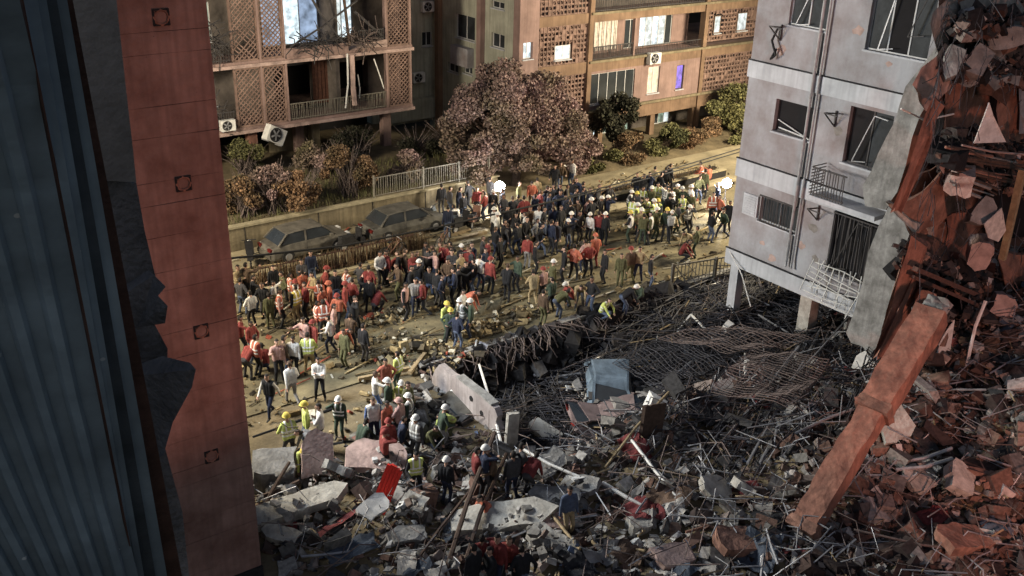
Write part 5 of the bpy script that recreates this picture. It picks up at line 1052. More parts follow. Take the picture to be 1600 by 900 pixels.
# --- big pieces one can point at
SL = [
 ('long pale concrete beam slab below the crumpled grey panel', 470, 812, 4.2, 1.0, .35, .42, .12, -.12, 'concrete2', .5), ('broad pale concrete slab above the knot of people at the bottom', 785, 830, 4.2, 1.4, .35, .15, .15, -.08, 'concrete2', .45),
 ('thick grey concrete block slab beside the person in tan trousers', 865, 802, 2.0, 1.0, .8, .1, .05, .1, 'concrete', .3), ('square dark-grey concrete lump at the foot of the orange wall', 432, 758, 1.7, 1.6, 1.1, .2, .15, .1, 'concrete', .35), ('pinkish grey slab tipped up behind the red board', 500, 752, 1.3, 1.9, .3, .3, .9, .2, 'pinkcon', .9),
 ('grey folded slab leaning against the pinkish one', 535, 762, 1.3, 1.6, .25, -.2, -.7, .3, 'concrete', .7), ('brown flat panel behind the red board', 590, 740, 2.4, 1.6, .2, .1, .25, .1, 'pinkcon', .6), ('pale wedge of plaster at the foot of the red board', 585, 822, 1.1, .8, .2, .7, .5, -.3, 'cloth', .6),
 ('pale broken slab beside the lower end of the red board', 636, 800, 1.6, .8, .2, -.3, .2, .2, 'concrete2', .4), ('cream fractured slab at the bottom near the speckled block', 866, 868, 2.0, .8, .3, -.6, .15, .2, 'concrete2', .35), ('speckled tan block with exposed gravel near the bottom', 866, 838, 1.2, .9, .7, .4, .1, .2, 'pinkcon', .25),
 ('upright pale slab standing beside the pink garden wall end', 800, 700, .6, .25, 1.3, .2, 0, .05, 'concrete2', .7), ('tilted grey panel in the middle of the wreckage', 860, 745, 1.3, .9, .12, .6, .5, -.4, 'concrete', .5), ('tan slab lying slanted before the crushed car', 850, 690, 1.8, .8, .25, -.6, .3, .25, 'concrete2', .4),
 ('pale angular slab left of the fallen column', 1118, 780, 1.3, 1.0, .3, .4, .5, .3, 'concrete2', .35), ('second pale angular slab left of the fallen column', 1162, 775, 1.0, 1.0, .3, -.3, -.5, .5, 'concrete2', .35), ('large pale slab under the fallen column on its far side', 1388, 695, 1.4, 1.6, .2, .3, .7, -.4, 'concrete2', .8),
 ('pale heaped slab between the column and the black shade panel', 1440, 765, 2.0, 1.2, .25, .5, .35, .1, 'concrete2', .4), ('rough pale slab end near the black shade panel', 1498, 775, 1.0, 1.3, .4, -.2, .4, .5, 'concrete2', .5), ('small white block at the centre of the bottom rubble', 1000, 832, .9, .6, .4, .2, .1, .1, 'concrete2', .2),
 ('pink flat slab at the bottom of the rubble', 1050, 885, 1.6, 1.0, .25, .5, .2, .15, 'pinkcon', .3), ('reddish slab at the bottom centre-right', 1150, 862, 1.6, 1.1, .3, .3, .2, .2, 'redtint', .35), ('dark slab half buried at the bottom right corner', 1500, 860, 2.2, 1.2, .3, .4, .15, .2, 'redtint', .4), ('grey flat slab on the rubble by the plot corner', 905, 770, 1.5, .9, .2, -.4, .2, -.2, 'concrete', .3),
 ('dark brown square panel in front of the crushed car', 1008, 690, 1.6, .12, 1.3, .4, .05, .02, 'wooddark', .75), ('pale plaster slab at the bottom beside the orange wall', 440, 850, 1.5, .7, .25, -.3, .15, .1, 'concrete2', .3), ('grey slab near the bottom below the red board', 640, 850, 1.3, .7, .2, .2, .3, .1, 'concrete', .3), ('grey lying slab below the helmeted workers', 655, 712, 1.8, .5, .15, -.35, .1, .05, 'concrete2', .25)]
for s in SL: slab_thing(*s, bars=random.choice((0, 2, 3)))
rb = thing('red_board', 'bright red ribbed board standing tilted in the rubble', 'board', hit(590, 812)); q = Matrix.Translation(V3(hit(590, 806)) + Vector((0, 0, .15))) @ Matrix.Rotation(-.95, 4, 'Z') @ Matrix.Rotation(.30, 4, 'Y') @ Matrix.Rotation(-.25, 4, 'X')
for k in range(5):
    mb = MB(); mb.box((-.25 + k * .1, -.04, 0), (-.16 + k * .1, .05 + .03 * (k % 2), 1.5 + .05 * math.sin(k)), M=q); SETP(obj('slat', mb, M['red']), rb)
PL = [
 ('long pale pole lying in the dark plot beside the retaining wall', (750, 610), (915, 592), .25, .3, .05, 'steel'), ('thin white bar leaning at the pink wall end', (748, 636), (790, 730), 1.9, .2, .05, 'plasticw'), ('thin pale bar standing inside the pink wall corner', (733, 615), (744, 600), 0, 2.0, .035, 'plasticw'),
 ('long pale bar in front of the crushed car', (1040, 660), (945, 735), 1.2, .1, .05, 'wood'), ('white bar lying across the middle wreckage', (815, 722), (905, 758), .5, .3, .05, 'plasticw'), ('pale bar slanting down to the bottom rubble', (985, 712), (1068, 800), .6, .2, .05, 'plasticw'), ('pale bar pointing at the angular slabs', (940, 775), (1015, 805), .5, .2, .06, 'plasticw'),
 ('very long pale pipe running down from the white building', (1330, 430), (1165, 745), .6, .5, .045, 'steel'), ('second very long pipe beside the first from the white building', (1345, 440), (1185, 740), .5, .4, .045, 'steel'), ('thick grey pipe below the white column', (1245, 560), (1130, 700), .5, .3, .07, 'steel'), ('thin pipe crossing under the white column', (1330, 510), (1200, 640), .7, .3, .035, 'steel'),
 ('short pale bar in the dark plot near the white column', (1162, 570), (1164, 600), .5, .3, .05, 'plasticw'), ('slanted dark beam in the middle of the plot', (1090, 570), (1000, 640), .4, .3, .07, 'steel'), ('yellow-grey plank among the angular slabs', (1240, 690), (1330, 655), .3, .4, .05, 'steel'), ('long curved branch at the bottom right', (1330, 850), (1540, 880), .5, .3, .035, 'rebar'),
 ('dark leaning timber at the bottom below the crowd', (690, 925), (772, 735), .2, 1.4, .07, 'wooddark'), ('second dark leaning timber beside the first', (715, 925), (790, 760), .2, 1.2, .06, 'wooddark'), ('third dark timber crossing at the bottom', (640, 900), (735, 800), .2, .8, .05, 'wooddark'), ('dark bar by the orange wall base', (404, 800), (470, 778), .5, .6, .08, 'wooddark'), ('black diagonal bar by the orange wall corner', (404, 835), (455, 765), .3, 1.0, .06, 'wooddark'),
 ('pale narrow strut by the grey lump', (418, 745), (425, 800), .9, .1, .04, 'plasticw'), ('wooden stick leaning at the tipped pinkish slab', (480, 735), (466, 780), .9, .1, .04, 'wood'), ('wooden strip at the bottom near the speckled block', (860, 830), (905, 872), .6, .3, .045, 'wood'), ('short wooden strip at the bottom centre', (918, 845), (950, 880), .4, .2, .05, 'wood'),
 ('pale slat stack end right of the fallen column', (1390, 745), (1480, 730), .5, .7, .06, 'steel'), ('second pale slat right of the fallen column', (1395, 755), (1482, 742), .5, .6, .06, 'steel'), ('thin red rod at the bottom right of centre', (1070, 845), (1130, 838), .3, .3, .04, 'redtint'), ('hose lying across the street by the orange wall', (395, 685), (520, 640), .04, .04, .05, 'rubber'), ('hose lying across the street below the green firefighter', (395, 720), (560, 690), .04, .04, .06, 'rubber')]
for s in PL: pole_thing(*s, bend=.12)
for i, (a, b) in enumerate((((695, 376), (735, 366)), ((700, 384), (760, 370)), ((640, 402), (685, 396)), ((510, 440), (585, 425)), ((390, 455), (425, 445)), ((640, 590), (665, 560)), ((560, 600), (640, 585)))):
    pole_thing(('yellow plank on the pavement in front of the silver sedan', 'second yellow plank lying parallel in front of the silver sedan', 'yellow plank by the bicycle at the fence end', 'yellow plank lying along the low rusty fence', 'pale plank near the orange wall at the fence', 'white bar leaning on the kerb by the plot corner', 'tan plank on the street beside the rescue cluster')[i], a, b, .2, .25, .07, 'wood', 'plank', 'plank', True, group='planks lying on the street')
# steel frame lying in the plot
fr_ = thing('window_frame', 'empty white metal window frame standing tilted in the dark plot', 'frame', hit(1080, 540)); P4 = [V3(hit(1058, 525)) + Vector((0, 0, .25)), V3(hit(1078, 508)) + Vector((0, 0, .5)), V3(hit(1108, 535)) + Vector((0, 0, .4)), V3(hit(1085, 550)) + Vector((0, 0, .1))]
for i in range(4): mb = MB(); mb.bar(P4[i], P4[(i + 1) % 4], .07); SETP(obj('frame_bar', mb, M['plasticw']), fr_)
def steel_mat(label, c, u, v, nu, nv, m='rebar'):
    """sheet of reinforcing mesh sagging on the rubble"""
    mb = MB(); c = V3(c); u = Vector(u); v = Vector(v); f = lambda a, b: (lambda p: Vector((p.x, p.y, max(p.z, hgt(p.x, p.y) + .03) + .16 * mnoise.noise(Vector((a * 5, b * 5, c.x))) + .1 * math.sin(a * 7 + b * 5))))(c + u * a + v * b)
    for i in range(nu + 1): mb.tube([f(i / nu, j / 9) for j in range(10)], .014, 3)
    for j in range(nv + 1): mb.tube([f(i / 9, j / nv) for i in range(10)], .014, 3)
    return tag(obj('reinforcing_mesh', mb, M[m]), label, 'steel mesh', 'sheets of reinforcing mesh')
steel_mat('steel reinforcing mesh lying below the second column of the white building', (27.0, 22.2, .8), (3.2, -1.4, .3), (-1.2, 2.6, 0), 22, 12); steel_mat('steel mesh sheet in the middle of the plot', (23.5, 22.5, .2), (3.2, -.4, .3), (.4, 2.8, -.2), 18, 14, 'rebardark'); steel_mat('grey steel mesh heaped beside the fallen column', (24.2, 17.0, 1.9), (3.4, 1.2, .2), (-1.0, 2.6, -.2), 26, 16, 'rebar');
car('crushed blue-grey car buried in the rubble plot', V3(hit(950, 622)) + Vector((0, 0, .25)), .9, M['carblue'], crush=.7, seed=5, group='crushed cars in the rubble'); car('crushed pale pink van-like car in front of the crushed blue-grey one', V3(hit(965, 672)) + Vector((0, 0, .1)), -.5, M['carpink'], crush=.8, L=3.6, seed=9, group='crushed cars in the rubble'); car('wrecked pale car buried by debris beside the plot wall', V3(hit(655, 668)) - Vector((0, 0, .2)), .1, M['carsilver'], crush=.95, seed=13, group='crushed cars in the rubble')
mb = MB(); chunk(mb, (0, 0, 0), (.28, .22, .3), .2); o = tag(obj('white_box', mb, M['plasticw']), 'small white box standing beside the crushed cars', 'box'); o.location = V3(hit(1020, 652)) + Vector((0, 0, .5))
mb = MB(); mb.tube([V3(hit(1163, 590)) + Vector((0, 0, .1)), V3(hit(1163, 590)) + Vector((.03, 0, .75))], .09, 7); tag(obj('white_canister', mb, M['plasticw']), 'slim white canister standing in the dark plot', 'canister'); mb = MB(); chunk(mb, V3(hit(1133, 525)) + Vector((0, 0, .3)), (.18, .14, .3), .4); tag(obj('white_sack', mb, M['cloth']), 'small white sack in the plot below the corner column', 'sack')
# overhead cables along the far side of the street
for k, (dz, lab) in enumerate(((0, 'black overhead cable running along the far side of the street'), (.16, 'second overhead cable running just above the first'))):
    mb = MB(); pts = []
    for px, py in ((300, 410), (400, 400), (540, 384), (700, 352), (760, 338), (860, 316), (960, 293), (1060, 266), (1160, 236), (1230, 212)):
        p = PY(px, py - dz * 26 * (px > 900), 38.2); pts.append((p[0], p[1], p[2] + dz * .2))
    mb.tube(pts, .035, 5); tag(obj('overhead_cable', mb, M['rubber']), lab, 'cable', 'overhead cables')
# ================================================================== people
SK = {k: mat('skin_' + k, c, .6, .12, 8, 0) for k, c in {'a': (.36, .22, .16), 'b': (.45, .29, .22), 'c': (.25, .14, .095)}.items()}
CLOTH = {k: mat('cloth_' + k, c, .9, .35, 7, .25, bscale=22) for k, c in dict(black=(.014, .014, .016), navy=(.02, .026, .05), charcoal=(.05, .048, .05), brown=(.085, .055, .035), olive=(.085, .085, .04), green=(.045, .065, .045),
    tan=(.30, .23, .13), white=(.62, .60, .56), grey=(.24, .23, .22), red=(.22, .045, .038), orange=(.42, .13, .08), pink=(.42, .26, .23), blue=(.09, .14, .30), lime=(.52, .58, .17), yellow=(.58, .46, .10), maroon=(.16, .03, .028), denim=(.07, .09, .14), plaid=(.36, .12, .08)).items()}
CLOTH['stripe'] = mat('reflective_tape', (.72, .72, .68), .35, .1, 5, 0, spec=.6)
CLOTH['hair'] = mat('dark_hair', (.018, .014, .012), .8, .3, 20, .3); CLOTH['hairb'] = mat('brown_hair', (.07, .045, .03), .8, .3, 20, .3)
CLOTH['eye'] = mat('dark_eye', (.02, .015, .012), .3, .1, 5, 0); CLOTH['boot'] = mat('black_boot', (.012, .012, .012), .6, .2, 9, .1)
def ik(a, b, l1, l2, pole):
    a = np.array(a, float); b = np.array(b, float); d = b - a; L = np.linalg.norm(d); L2 = min(L, (l1 + l2) * .999); d = d / (L + 1e-9); b = a + d * L2
    x = (l1 ** 2 - l2 ** 2 + L2 ** 2) / (2 * L2); h = math.sqrt(max(0, l1 ** 2 - x ** 2)); p = np.array(pole, float); p -= d * (p @ d); p /= np.linalg.norm(p) + 1e-9
    return a + d * x + p * h, b
def rot_x(p, ang, o):
    p = np.array(p, float) - o; c, s = math.cos(ang), math.sin(ang); return np.array([p[0], p[1] * c + p[2] * s, -p[1] * s + p[2] * c]) + o
def make_pose(pz=.93, lean=0., ank=((-.11, 0, .07), (.11, 0, .07)), hand=((-.27, .03, .80), (.27, .03, .80)), kp=(0, 1, 0), ep=((-.5, -1, 0), (.5, -1, 0)), py=0., headn=0., twist=0.):
    """list of (kind, data, region): round cones and ellipsoids that make one figure; facing +y"""
    S = []; pel = np.array([0, py, pz]); R = lambda p: rot_x(np.array(p, float) + pel, -lean * -1, pel)
    rc = lambda a, b, r0, r1, g: S.append(('c', (np.array(a, float), np.array(b, float), r0, r1), g)); el = lambda c, r, g, M_=None: S.append(('e', (np.array(c, float), np.array(r, float)), g))
    for x in (-.085, 0, .085): rc(R((x, 0, .02)), R((x * 1.15, -.01, .28)), .112, .118, 'torso'); rc(R((x * 1.15, -.01, .28)), R((x * 1.35, 0, .43)), .118, .105, 'torso')
    rc(R((-.15, 0, .475)), R((.15, 0, .475)), .075, .075, 'torso'); rc(R((-.07, 0, .52)), R((.07, 0, .52)), .055, .055, 'torso')
    rc(R((-.06, 0, -.03)), R((.06, 0, -.03)), .118, .118, 'trousers')
    rc(R((0, -.005, .50)), R((0, .01, .62)), .056, .052, 'skin')
    hc = R((0, .022 + .05 * headn, .715 - .02 * headn)); el(hc, (.074, .092, .112), 'skin'); el(hc + np.array([0, .035, -.065]), (.052, .055, .048), 'skin'); el(hc + np.array([0, .098, -.015]), (.014, .02, .026), 'skin')
    for s in (-1, 1): el(hc + np.array([s * .076, -.005, -.005]), (.012, .022, .032), 'skin')
    for i, s in enumerate((-1, 1)):
        hip = R((s * .085, 0, -.04)); k, a = ik(hip, ank[i], .43, .43, kp); rc(hip, k, .088, .062, 'trousers'); rc(k, a, .062, .046, 'trousers'); a = np.array(a)
        rc(a + [0, -.03, -.025], a + [s * .012, .155, -.04], .042, .034, 'shoes'); rc(a + [0, -.03, -.03], a + [0, 0, .03], .045, .05, 'shoes')
        sh = R((s * .185, 0, .455)); e, w = ik(sh, hand[i], .30, .265, ep[i]); rc(sh, e, .066, .052, 'sleeve'); rc(e, w, .052, .038, 'sleeve'); d = (np.array(w) - e); d /= np.linalg.norm(d)
        side = np.cross(d, [0, 0, 1.]) if abs(d[2]) < .9 else np.array([0., 1., 0.]); side /= np.linalg.norm(side); nrm = np.cross(side, d)
        pc = w + d * .055; rc(w, pc, .028, .03, 'skin'); rc(pc - side * .022, pc + side * .022, .02, .02, 'skin')
        for f, (off, ln) in enumerate(((-.034, .062), (-.012, .074), (.011, .068), (.032, .054))):
            a0 = pc + side * off + d * .012; m_ = a0 + d * ln * .55 + nrm * .006; rc(a0, m_, .0105, .01, 'skin'); rc(m_, m_ + d * ln * .42 + nrm * .022, .01, .009, 'skin')
        a0 = w + d * .02 + side * .028; rc(a0, a0 + side * .032 + d * .022, .0125, .011, 'skin'); rc(a0 + side * .032 + d * .022, a0 + side * .04 + d * .055 + nrm * .012, .011, .01, 'skin')
    return S, hc
def prim_mesh(S):
    mb = MB()
    for k, d, g in S:
        if k == 'e': mb.sphere(d[0], d[1], 14, 9)
        else:
            a, b, r0, r1 = d; ax = V3(b) - V3(a); L = ax.length; ax = ax / L if L > 1e-6 else Vector((0, 0, 1)); q = []; rr = []
            for t in (-1.5, -1.1, -.6, 0): q.append(V3(a) + ax * (r0 * math.sin(t))); rr.append(max(.001, r0 * math.cos(t)))
            for t in (0, .6, 1.1, 1.5): q.append(V3(b) + ax * (r1 * math.sin(t))); rr.append(max(.001, r1 * math.cos(t)))
            tube_par(mb, q, rr, ax, 12)
    return mb
def tube_par(mb, pts, rs, ax, n):
    ref = Vector((1, 0, 0)) if abs(ax.x) < .8 else Vector((0, 1, 0)); r = ax.cross(ref).normalized(); u = ax.cross(r); b = len(mb.v)
    for p, R_ in zip(pts, rs):
        for j in range(n): a = 2 * math.pi * j / n; mb.v.append(tuple(p + (r * math.cos(a) + u * math.sin(a)) * R_))
    k = len(pts)
    for i in range(k - 1):
        for j in range(n): q = (j + 1) % n; mb.f.append((b + i * n + j, b + i * n + q, b + (i + 1) * n + q, b + (i + 1) * n + j)); mb.m.append(0)
    mb.f.append(tuple(b + j for j in reversed(range(n)))); mb.m.append(0); mb.f.append(tuple(b + (k - 1) * n + j for j in range(n))); mb.m.append(0)
def sdist(P, S):
    out = []
    for k, d, g in S:
        if k == 'e': q = (P - d[0]) / d[1]; out.append((np.linalg.norm(q, axis=1) - 1) * d[1].min())
        else:
            a, b, r0, r1 = d; ab = b - a; t = np.clip(((P - a) @ ab) / (ab @ ab), 0, 1); out.append(np.linalg.norm(P - a - t[:, None] * ab, axis=1) - (r0 + (r1 - r0) * t))
    return np.array(out)
REG = {'skin': 0, 'torso': 1, 'sleeve': 1, 'trousers': 2, 'shoes': 3}
DG = None
def sub_mesh(me, keep, off, name, matf=None):
    """the kept faces lifted off the body: a garment or hair"""
    vs = np.empty(len(me.vertices) * 3); me.vertices.foreach_get('co', vs); vs = vs.reshape(-1, 3); nn = np.empty(len(me.vertices) * 3, np.float32); me.vertices.foreach_get('normal', nn); nn = nn.reshape(-1, 3)
    fs = [tuple(p.vertices) for p in me.polygons if keep[p.index]]; used = sorted({i for f in fs for i in f}); mp = {v: i for i, v in enumerate(used)}
    out = bpy.data.meshes.new(name); out.from_pydata([tuple(vs[i] + nn[i] * off) for i in used], [], [tuple(mp[i] for i in f) for f in fs])
    if matf is not None:
        out.polygons.foreach_set('material_index', [matf(p.center) for p in out.polygons])
    out.polygons.foreach_set('use_smooth', [True] * len(out.polygons)); out.update(); return out
def build_pose(name, **kw):
    S, hc = make_pose(**kw); mb = prim_mesh(S); me = mb.mesh('person_' + name); o = bpy.data.objects.new('tmp_body', me); COL.objects.link(o)
    r = o.modifiers.new('r', 'REMESH'); r.mode = 'VOXEL'; r.voxel_size = .0155; s = o.modifiers.new('s', 'SMOOTH'); s.factor = .5; s.iterations = 2
    dg = bpy.context.evaluated_depsgraph_get(); out = bpy.data.meshes.new_from_object(o.evaluated_get(dg)); out.name = 'person_' + name; bpy.data.objects.remove(o)
    n = len(out.polygons); C = np.array([tuple(p.center) for p in out.polygons]); D = sdist(C, S); reg = np.array([REG[g] for _, _, g in S]); gi = D.argmin(0); mi = reg[gi]
    for s_ in (-1, 1):   # eyes
        e = hc + np.array([s_ * .03, .088, .012]); mi[np.linalg.norm(C - e, axis=1) < .017] = 4
    out.materials.clear()
    for k in ('a',) * 5: out.materials.append(SK['a'])
    out.polygons.foreach_set('material_index', mi.astype(np.int32)); out.polygons.foreach_set('use_smooth', [True] * n); out.update()
    tor = np.array([g == 'torso' for _, _, g in S])[gi]; pel = np.array([0, kw.get('py', 0), kw.get('pz', .93)]); lean = kw.get('lean', 0)
    def vm(c):
        q = rot_x(np.array(c), -lean, pel); z = q[2] - pel[2]; return 1 if (.10 < z < .16 or .24 < z < .30 or (.3 < z and .07 < abs(q[0]) < .12)) else 0
    vest = sub_mesh(out, tor, .014, 'vest_' + name, vm)
    rel = C - hc; head = (np.abs(rel[:, 2]) < .16) & (np.linalg.norm(rel, axis=1) < .17) & (mi != 1)
    hair = sub_mesh(out, head & ((rel[:, 2] > .055) | ((rel[:, 1] < -.02) & (rel[:, 2] > -.07))), .011, 'hair_' + name)
    hb = MB(); 
    for i in range(7):
        t = i / 6 * math.pi / 2
    # helmet: dome, brim
    nu, nv = 16, 6; b0 = 0
    for i in range(nv):
        t = math.pi / 2 * (1 - i / nv); 
        for j in range(nu): a = 2 * math.pi * j / nu; hb.v.append((hc[0] + .108 * math.cos(a) * math.sin(t), hc[1] + .128 * math.sin(a) * math.sin(t), hc[2] + .03 + .125 * math.cos(t)))
    hb.v.append((hc[0], hc[1], hc[2] + .157)); top = len(hb.v) - 1
    for i in range(nv - 1):
        for j in range(nu): q = (j + 1) % nu; hb.f.append((i * nu + j, i * nu + q, (i + 1) * nu + q, (i + 1) * nu + j)); hb.m.append(0)
    for j in range(nu): hb.f.append(((nv - 1) * nu + j, (nv - 1) * nu + (j + 1) % nu, top)); hb.m.append(0)
    b = len(hb.v)
    for k_, (rx, ry, dz) in enumerate(((.104, .124, .03), (.128, .165, .018), (.128, .165, .010), (.10, .12, .02))):
        for j in range(nu): a = 2 * math.pi * j / nu; ex = 1.0 if math.sin(a) > 0 else .86; hb.v.append((hc[0] + rx * math.cos(a), hc[1] + ry * ex * math.sin(a), hc[2] + dz))
    for k_ in range(3):
        for j in range(nu): q = (j + 1) % nu; hb.f.append((b + k_ * nu + j, b + k_ * nu + q, b + (k_ + 1) * nu + q, b + (k_ + 1) * nu + j)); hb.m.append(0)
    hel = hb.mesh('helmet_' + name); hel.polygons.foreach_set('use_smooth', [True] * len(hel.polygons))
    return dict(body=out, vest=vest, hair=hair, helmet=hel)
POSES = {
 'stand': build_pose('stand'),
 'ease': build_pose('ease', ank=((-.15, -.02, .07), (.16, .05, .07)), hand=((-.12, .22, 1.02), (.12, .24, 1.0)), ep=((-1, -.6, 0), (1, -.6, 0)), headn=.5),
 'walk': build_pose('walk', lean=.08, pz=.91, ank=((-.09, .28, .08), (.10, -.30, .12)), hand=((-.26, -.20, .86), (.27, .26, .90))),
 'point': build_pose('point', ank=((-.14, 0, .07), (.13, .06, .07)), hand=((-.24, .05, .82), (.25, .50, 1.42)), ep=((-.5, -1, 0), (.7, 0, -1))),
 'phone': build_pose('phone', ank=((-.12, .03, .07), (.14, -.03, .07)), hand=((-.25, .05, .82), (.13, .13, 1.53)), ep=((-.5, -1, 0), (1, .2, -.8))),
 'cross': build_pose('cross', ank=((-.16, 0, .07), (.16, .02, .07)), hand=((.05, .20, 1.18), (-.06, .22, 1.14)), ep=((-1, 0, -.6), (1, 0, -.6))),
 'hips': build_pose('hips', ank=((-.18, 0, .07), (.18, 0, .07)), hand=((-.20, .06, 1.0), (.20, .06, 1.0)), ep=((-1, -.5, 0), (1, -.5, 0))),
 'carry': build_pose('carry', lean=.15, pz=.91, ank=((-.12, .16, .08), (.13, -.12, .08)), hand=((-.2, .38, 1.0), (.2, .38, 1.0)), ep=((-.6, -.6, -.4), (.6, -.6, -.4))),
 'bend': build_pose('bend', lean=.95, pz=.88, py=-.12, ank=((-.16, .02, .07), (.16, -.02, .07)), hand=((-.2, .52, .42), (.2, .55, .40)), ep=((-1, 0, .2), (1, 0, .2)), headn=.4),
 'crouch': build_pose('crouch', lean=.42, pz=.42, py=-.16, ank=((-.16, .06, .07), (.16, -.08, .07)), hand=((-.16, .36, .42), (.17, .38, .36)), ep=((-1, 0, .1), (1, 0, .1)), headn=.6),
 'stride': build_pose('stride', lean=.12, pz=.88, ank=((-.12, -.34, .13), (.12, .32, .07)), hand=((-.3, .26, .95), (.32, -.05, .88))),
 'reach': build_pose('reach', ank=((-.15, 0, .07), (.15, 0, .07)), hand=((-.3, .28, 1.62), (.24, .1, .85)), ep=((-1, .1, -.4), (.5, -1, 0))),
}
PEOPLE = []   # (world x, y, z, facing, pose, top, trousers, head, vest, cluster)
def add_person(px, py, top='black', head='hair', pose=None, trou='black', vest=None, face=None, cl='crowd', z=None, jitter=0):
    zz = hgt(*G(px, py)[:2]) if z is None else z; zz = max(zz, .06) if z is None else z; g_ = G(px, py, zz)
    PEOPLE.append(dict(p=(g_[0], g_[1], zz), face=face if face is not None else random.uniform(0, 6.28), pose=pose or random.choice(['stand', 'ease', 'stand', 'cross', 'hips', 'walk', 'phone', 'carry', 'stride', 'point', 'reach']), top=top, trou=trou, head=head, vest=vest, cl=cl, px=px))
D_ = lambda: random.choice(['black', 'black', 'navy', 'charcoal', 'black', 'brown', 'maroon'])
T_ = lambda: random.choice(['black', 'black', 'charcoal', 'navy', 'denim'])
R_ = random.Random(5)
def grp(cl, rows):
    for r in rows:
        px, py, top = r[0], r[1], r[2]; o = dict(r[3]) if len(r) > 3 else {}
        add_person(px, py, top, o.get('h', 'hair'), o.get('p'), o.get('t', T_()), o.get('v'), o.get('f'), cl, o.get('z'))
grp('in paramedic group near orange wall', [
 (376, 472, 'tan'), (388, 470, 'brown'), (396, 512, 'white'), (424, 514, 'olive', dict(t='olive')), (440, 512, 'pink', dict(v='orange', p='stand')), (456, 482, 'pink', dict(v='orange')), (466, 506, 'black', dict(v='yellow', p='stand', t='tan', f=.3)),
 (480, 500, 'maroon', dict(t='black')), (492, 482, 'tan', dict(t='tan')), (474, 458, 'charcoal'), (488, 448, 'navy'), (510, 474, 'red', dict(h='red')), (505, 505, 'orange', dict(t='maroon')), (517, 498, 'orange', dict(h='orange')),
 (508, 532, 'red', dict(t='charcoal', v='orange')), (530, 515, 'orange', dict(h='red')), (541, 500, 'red', dict(h='red')), (553, 492, 'maroon'), (556, 525, 'black'), (498, 528, 'orange', dict(v='orange')), (524, 536, 'pink'),
 (540, 574, 'olive', dict(p='stand', t='olive')), (569, 566, 'black', dict(p='stand')), (578, 488, 'black', dict(h='red')), (590, 486, 'maroon', dict(p='crouch')), (549, 548, 'brown'), (533, 556, 'orange', dict(t='tan', p='bend')), (520, 552, 'white', dict(p='carry')), (430, 470, 'black')])
grp('in loose group beside orange wall foot', [
 (388, 592, 'red', dict(t='charcoal', p='bend')), (403, 588, 'red', dict(t='black', v='orange')), (380, 556, 'maroon'), (396, 565, 'red', dict(h='hair')), (437, 596, 'pink', dict(t='black')), (462, 588, 'white', dict(t='black')), (484, 586, 'lime', dict(v='lime', t='tan')), (492, 560, 'red', dict(h='red')), (478, 560, 'pink'),
 (424, 650, 'white', dict(v='black', p='walk', f=2.2)), (458, 632, 'white', dict(h='brown', t='grey', p='walk')), (501, 624, 'white', dict(p='cross', t='black', f=2.6)), (447, 590, 'brown'), (413, 580, 'maroon', dict(p='crouch'))])
grp('among workers below the loose group', [
 (532, 686, 'green', dict(h='white', t='green', p='phone', v='green', f=2.4)), (455, 722, 'lime', dict(h='yellow', p='carry', v='lime')), (481, 700, 'lime', dict(h='yellow', p='stand')), (478, 742, 'lime', dict(h='yellow', p='crouch', v='lime')), (503, 704, 'white', dict(p='cross', t='charcoal')), (492, 722, 'grey', dict(p='bend'))])
grp('in rescue cluster beside pink garden wall', [
 (623, 612, 'lime', dict(p='stand', v='lime', t='green', f=.4)), (588, 648, 'white', dict(h='brown', t='blue')), (604, 628, 'plaid', dict(t='brown')), (608, 660, 'green', dict(h='white', t='green')), (629, 655, 'lime', dict(h='white', v='lime')), (585, 694, 'blue', dict(h='brown', v='white', t='navy', p='stand')), (569, 702, 'green', dict(p='crouch')),
 (606, 694, 'orange', dict(p='stand', t='charcoal')), (602, 742, 'red', dict(h='red', t='black')), (608, 722, 'red', dict(h='red', t='charcoal')), (626, 694, 'pink', dict(h='pink')), (640, 684, 'green', dict(h='white', v='grey')), (651, 724, 'charcoal', dict(h='white', v='grey', p='stand')), (628, 716, 'navy'), (662, 692, 'charcoal', dict(p='bend')), (638, 668, 'olive'),
 (690, 702, 'green', dict(h='white', t='grey', p='carry')), (702, 690, 'lime', dict(p='bend', t='olive')), (676, 706, 'olive', dict(p='crouch'))])
grp('on rubble before pink garden wall', [
 (650, 778, 'black', dict(v='lime', p='carry', f=2.8)), (697, 788, 'black', dict(h='white', p='stand')), (756, 772, 'navy', dict(h='white')), (744, 776, 'maroon'), (770, 776, 'brown'), (800, 784, 'black', dict(v='charcoal')), (826, 776, 'red', dict(v='maroon', p='bend')), (757, 822, 'orange', dict(p='crouch', t='tan')), (886, 838, 'denim', dict(t='tan', p='stand', f=2.9)), (812, 768, 'charcoal')])
grp('in knot at bottom edge below broad slab', [(752, 916, 'maroon'), (776, 922, 'maroon'), (796, 918, 'red', dict(h='brown')), (765, 940, 'black'), (815, 936, 'black'), (740, 936, 'black')])
grp('in firefighter knot at plot corner', [(697, 530, 'lime', dict(h='yellow', t='green')), (704, 540, 'green', dict(h='yellow')), (721, 526, 'green', dict(h='white', v='grey')), (735, 528, 'green', dict(h='white')), (714, 548, 'navy'), (729, 498, 'orange', dict(p='bend', t='charcoal')), (722, 510, 'white')])
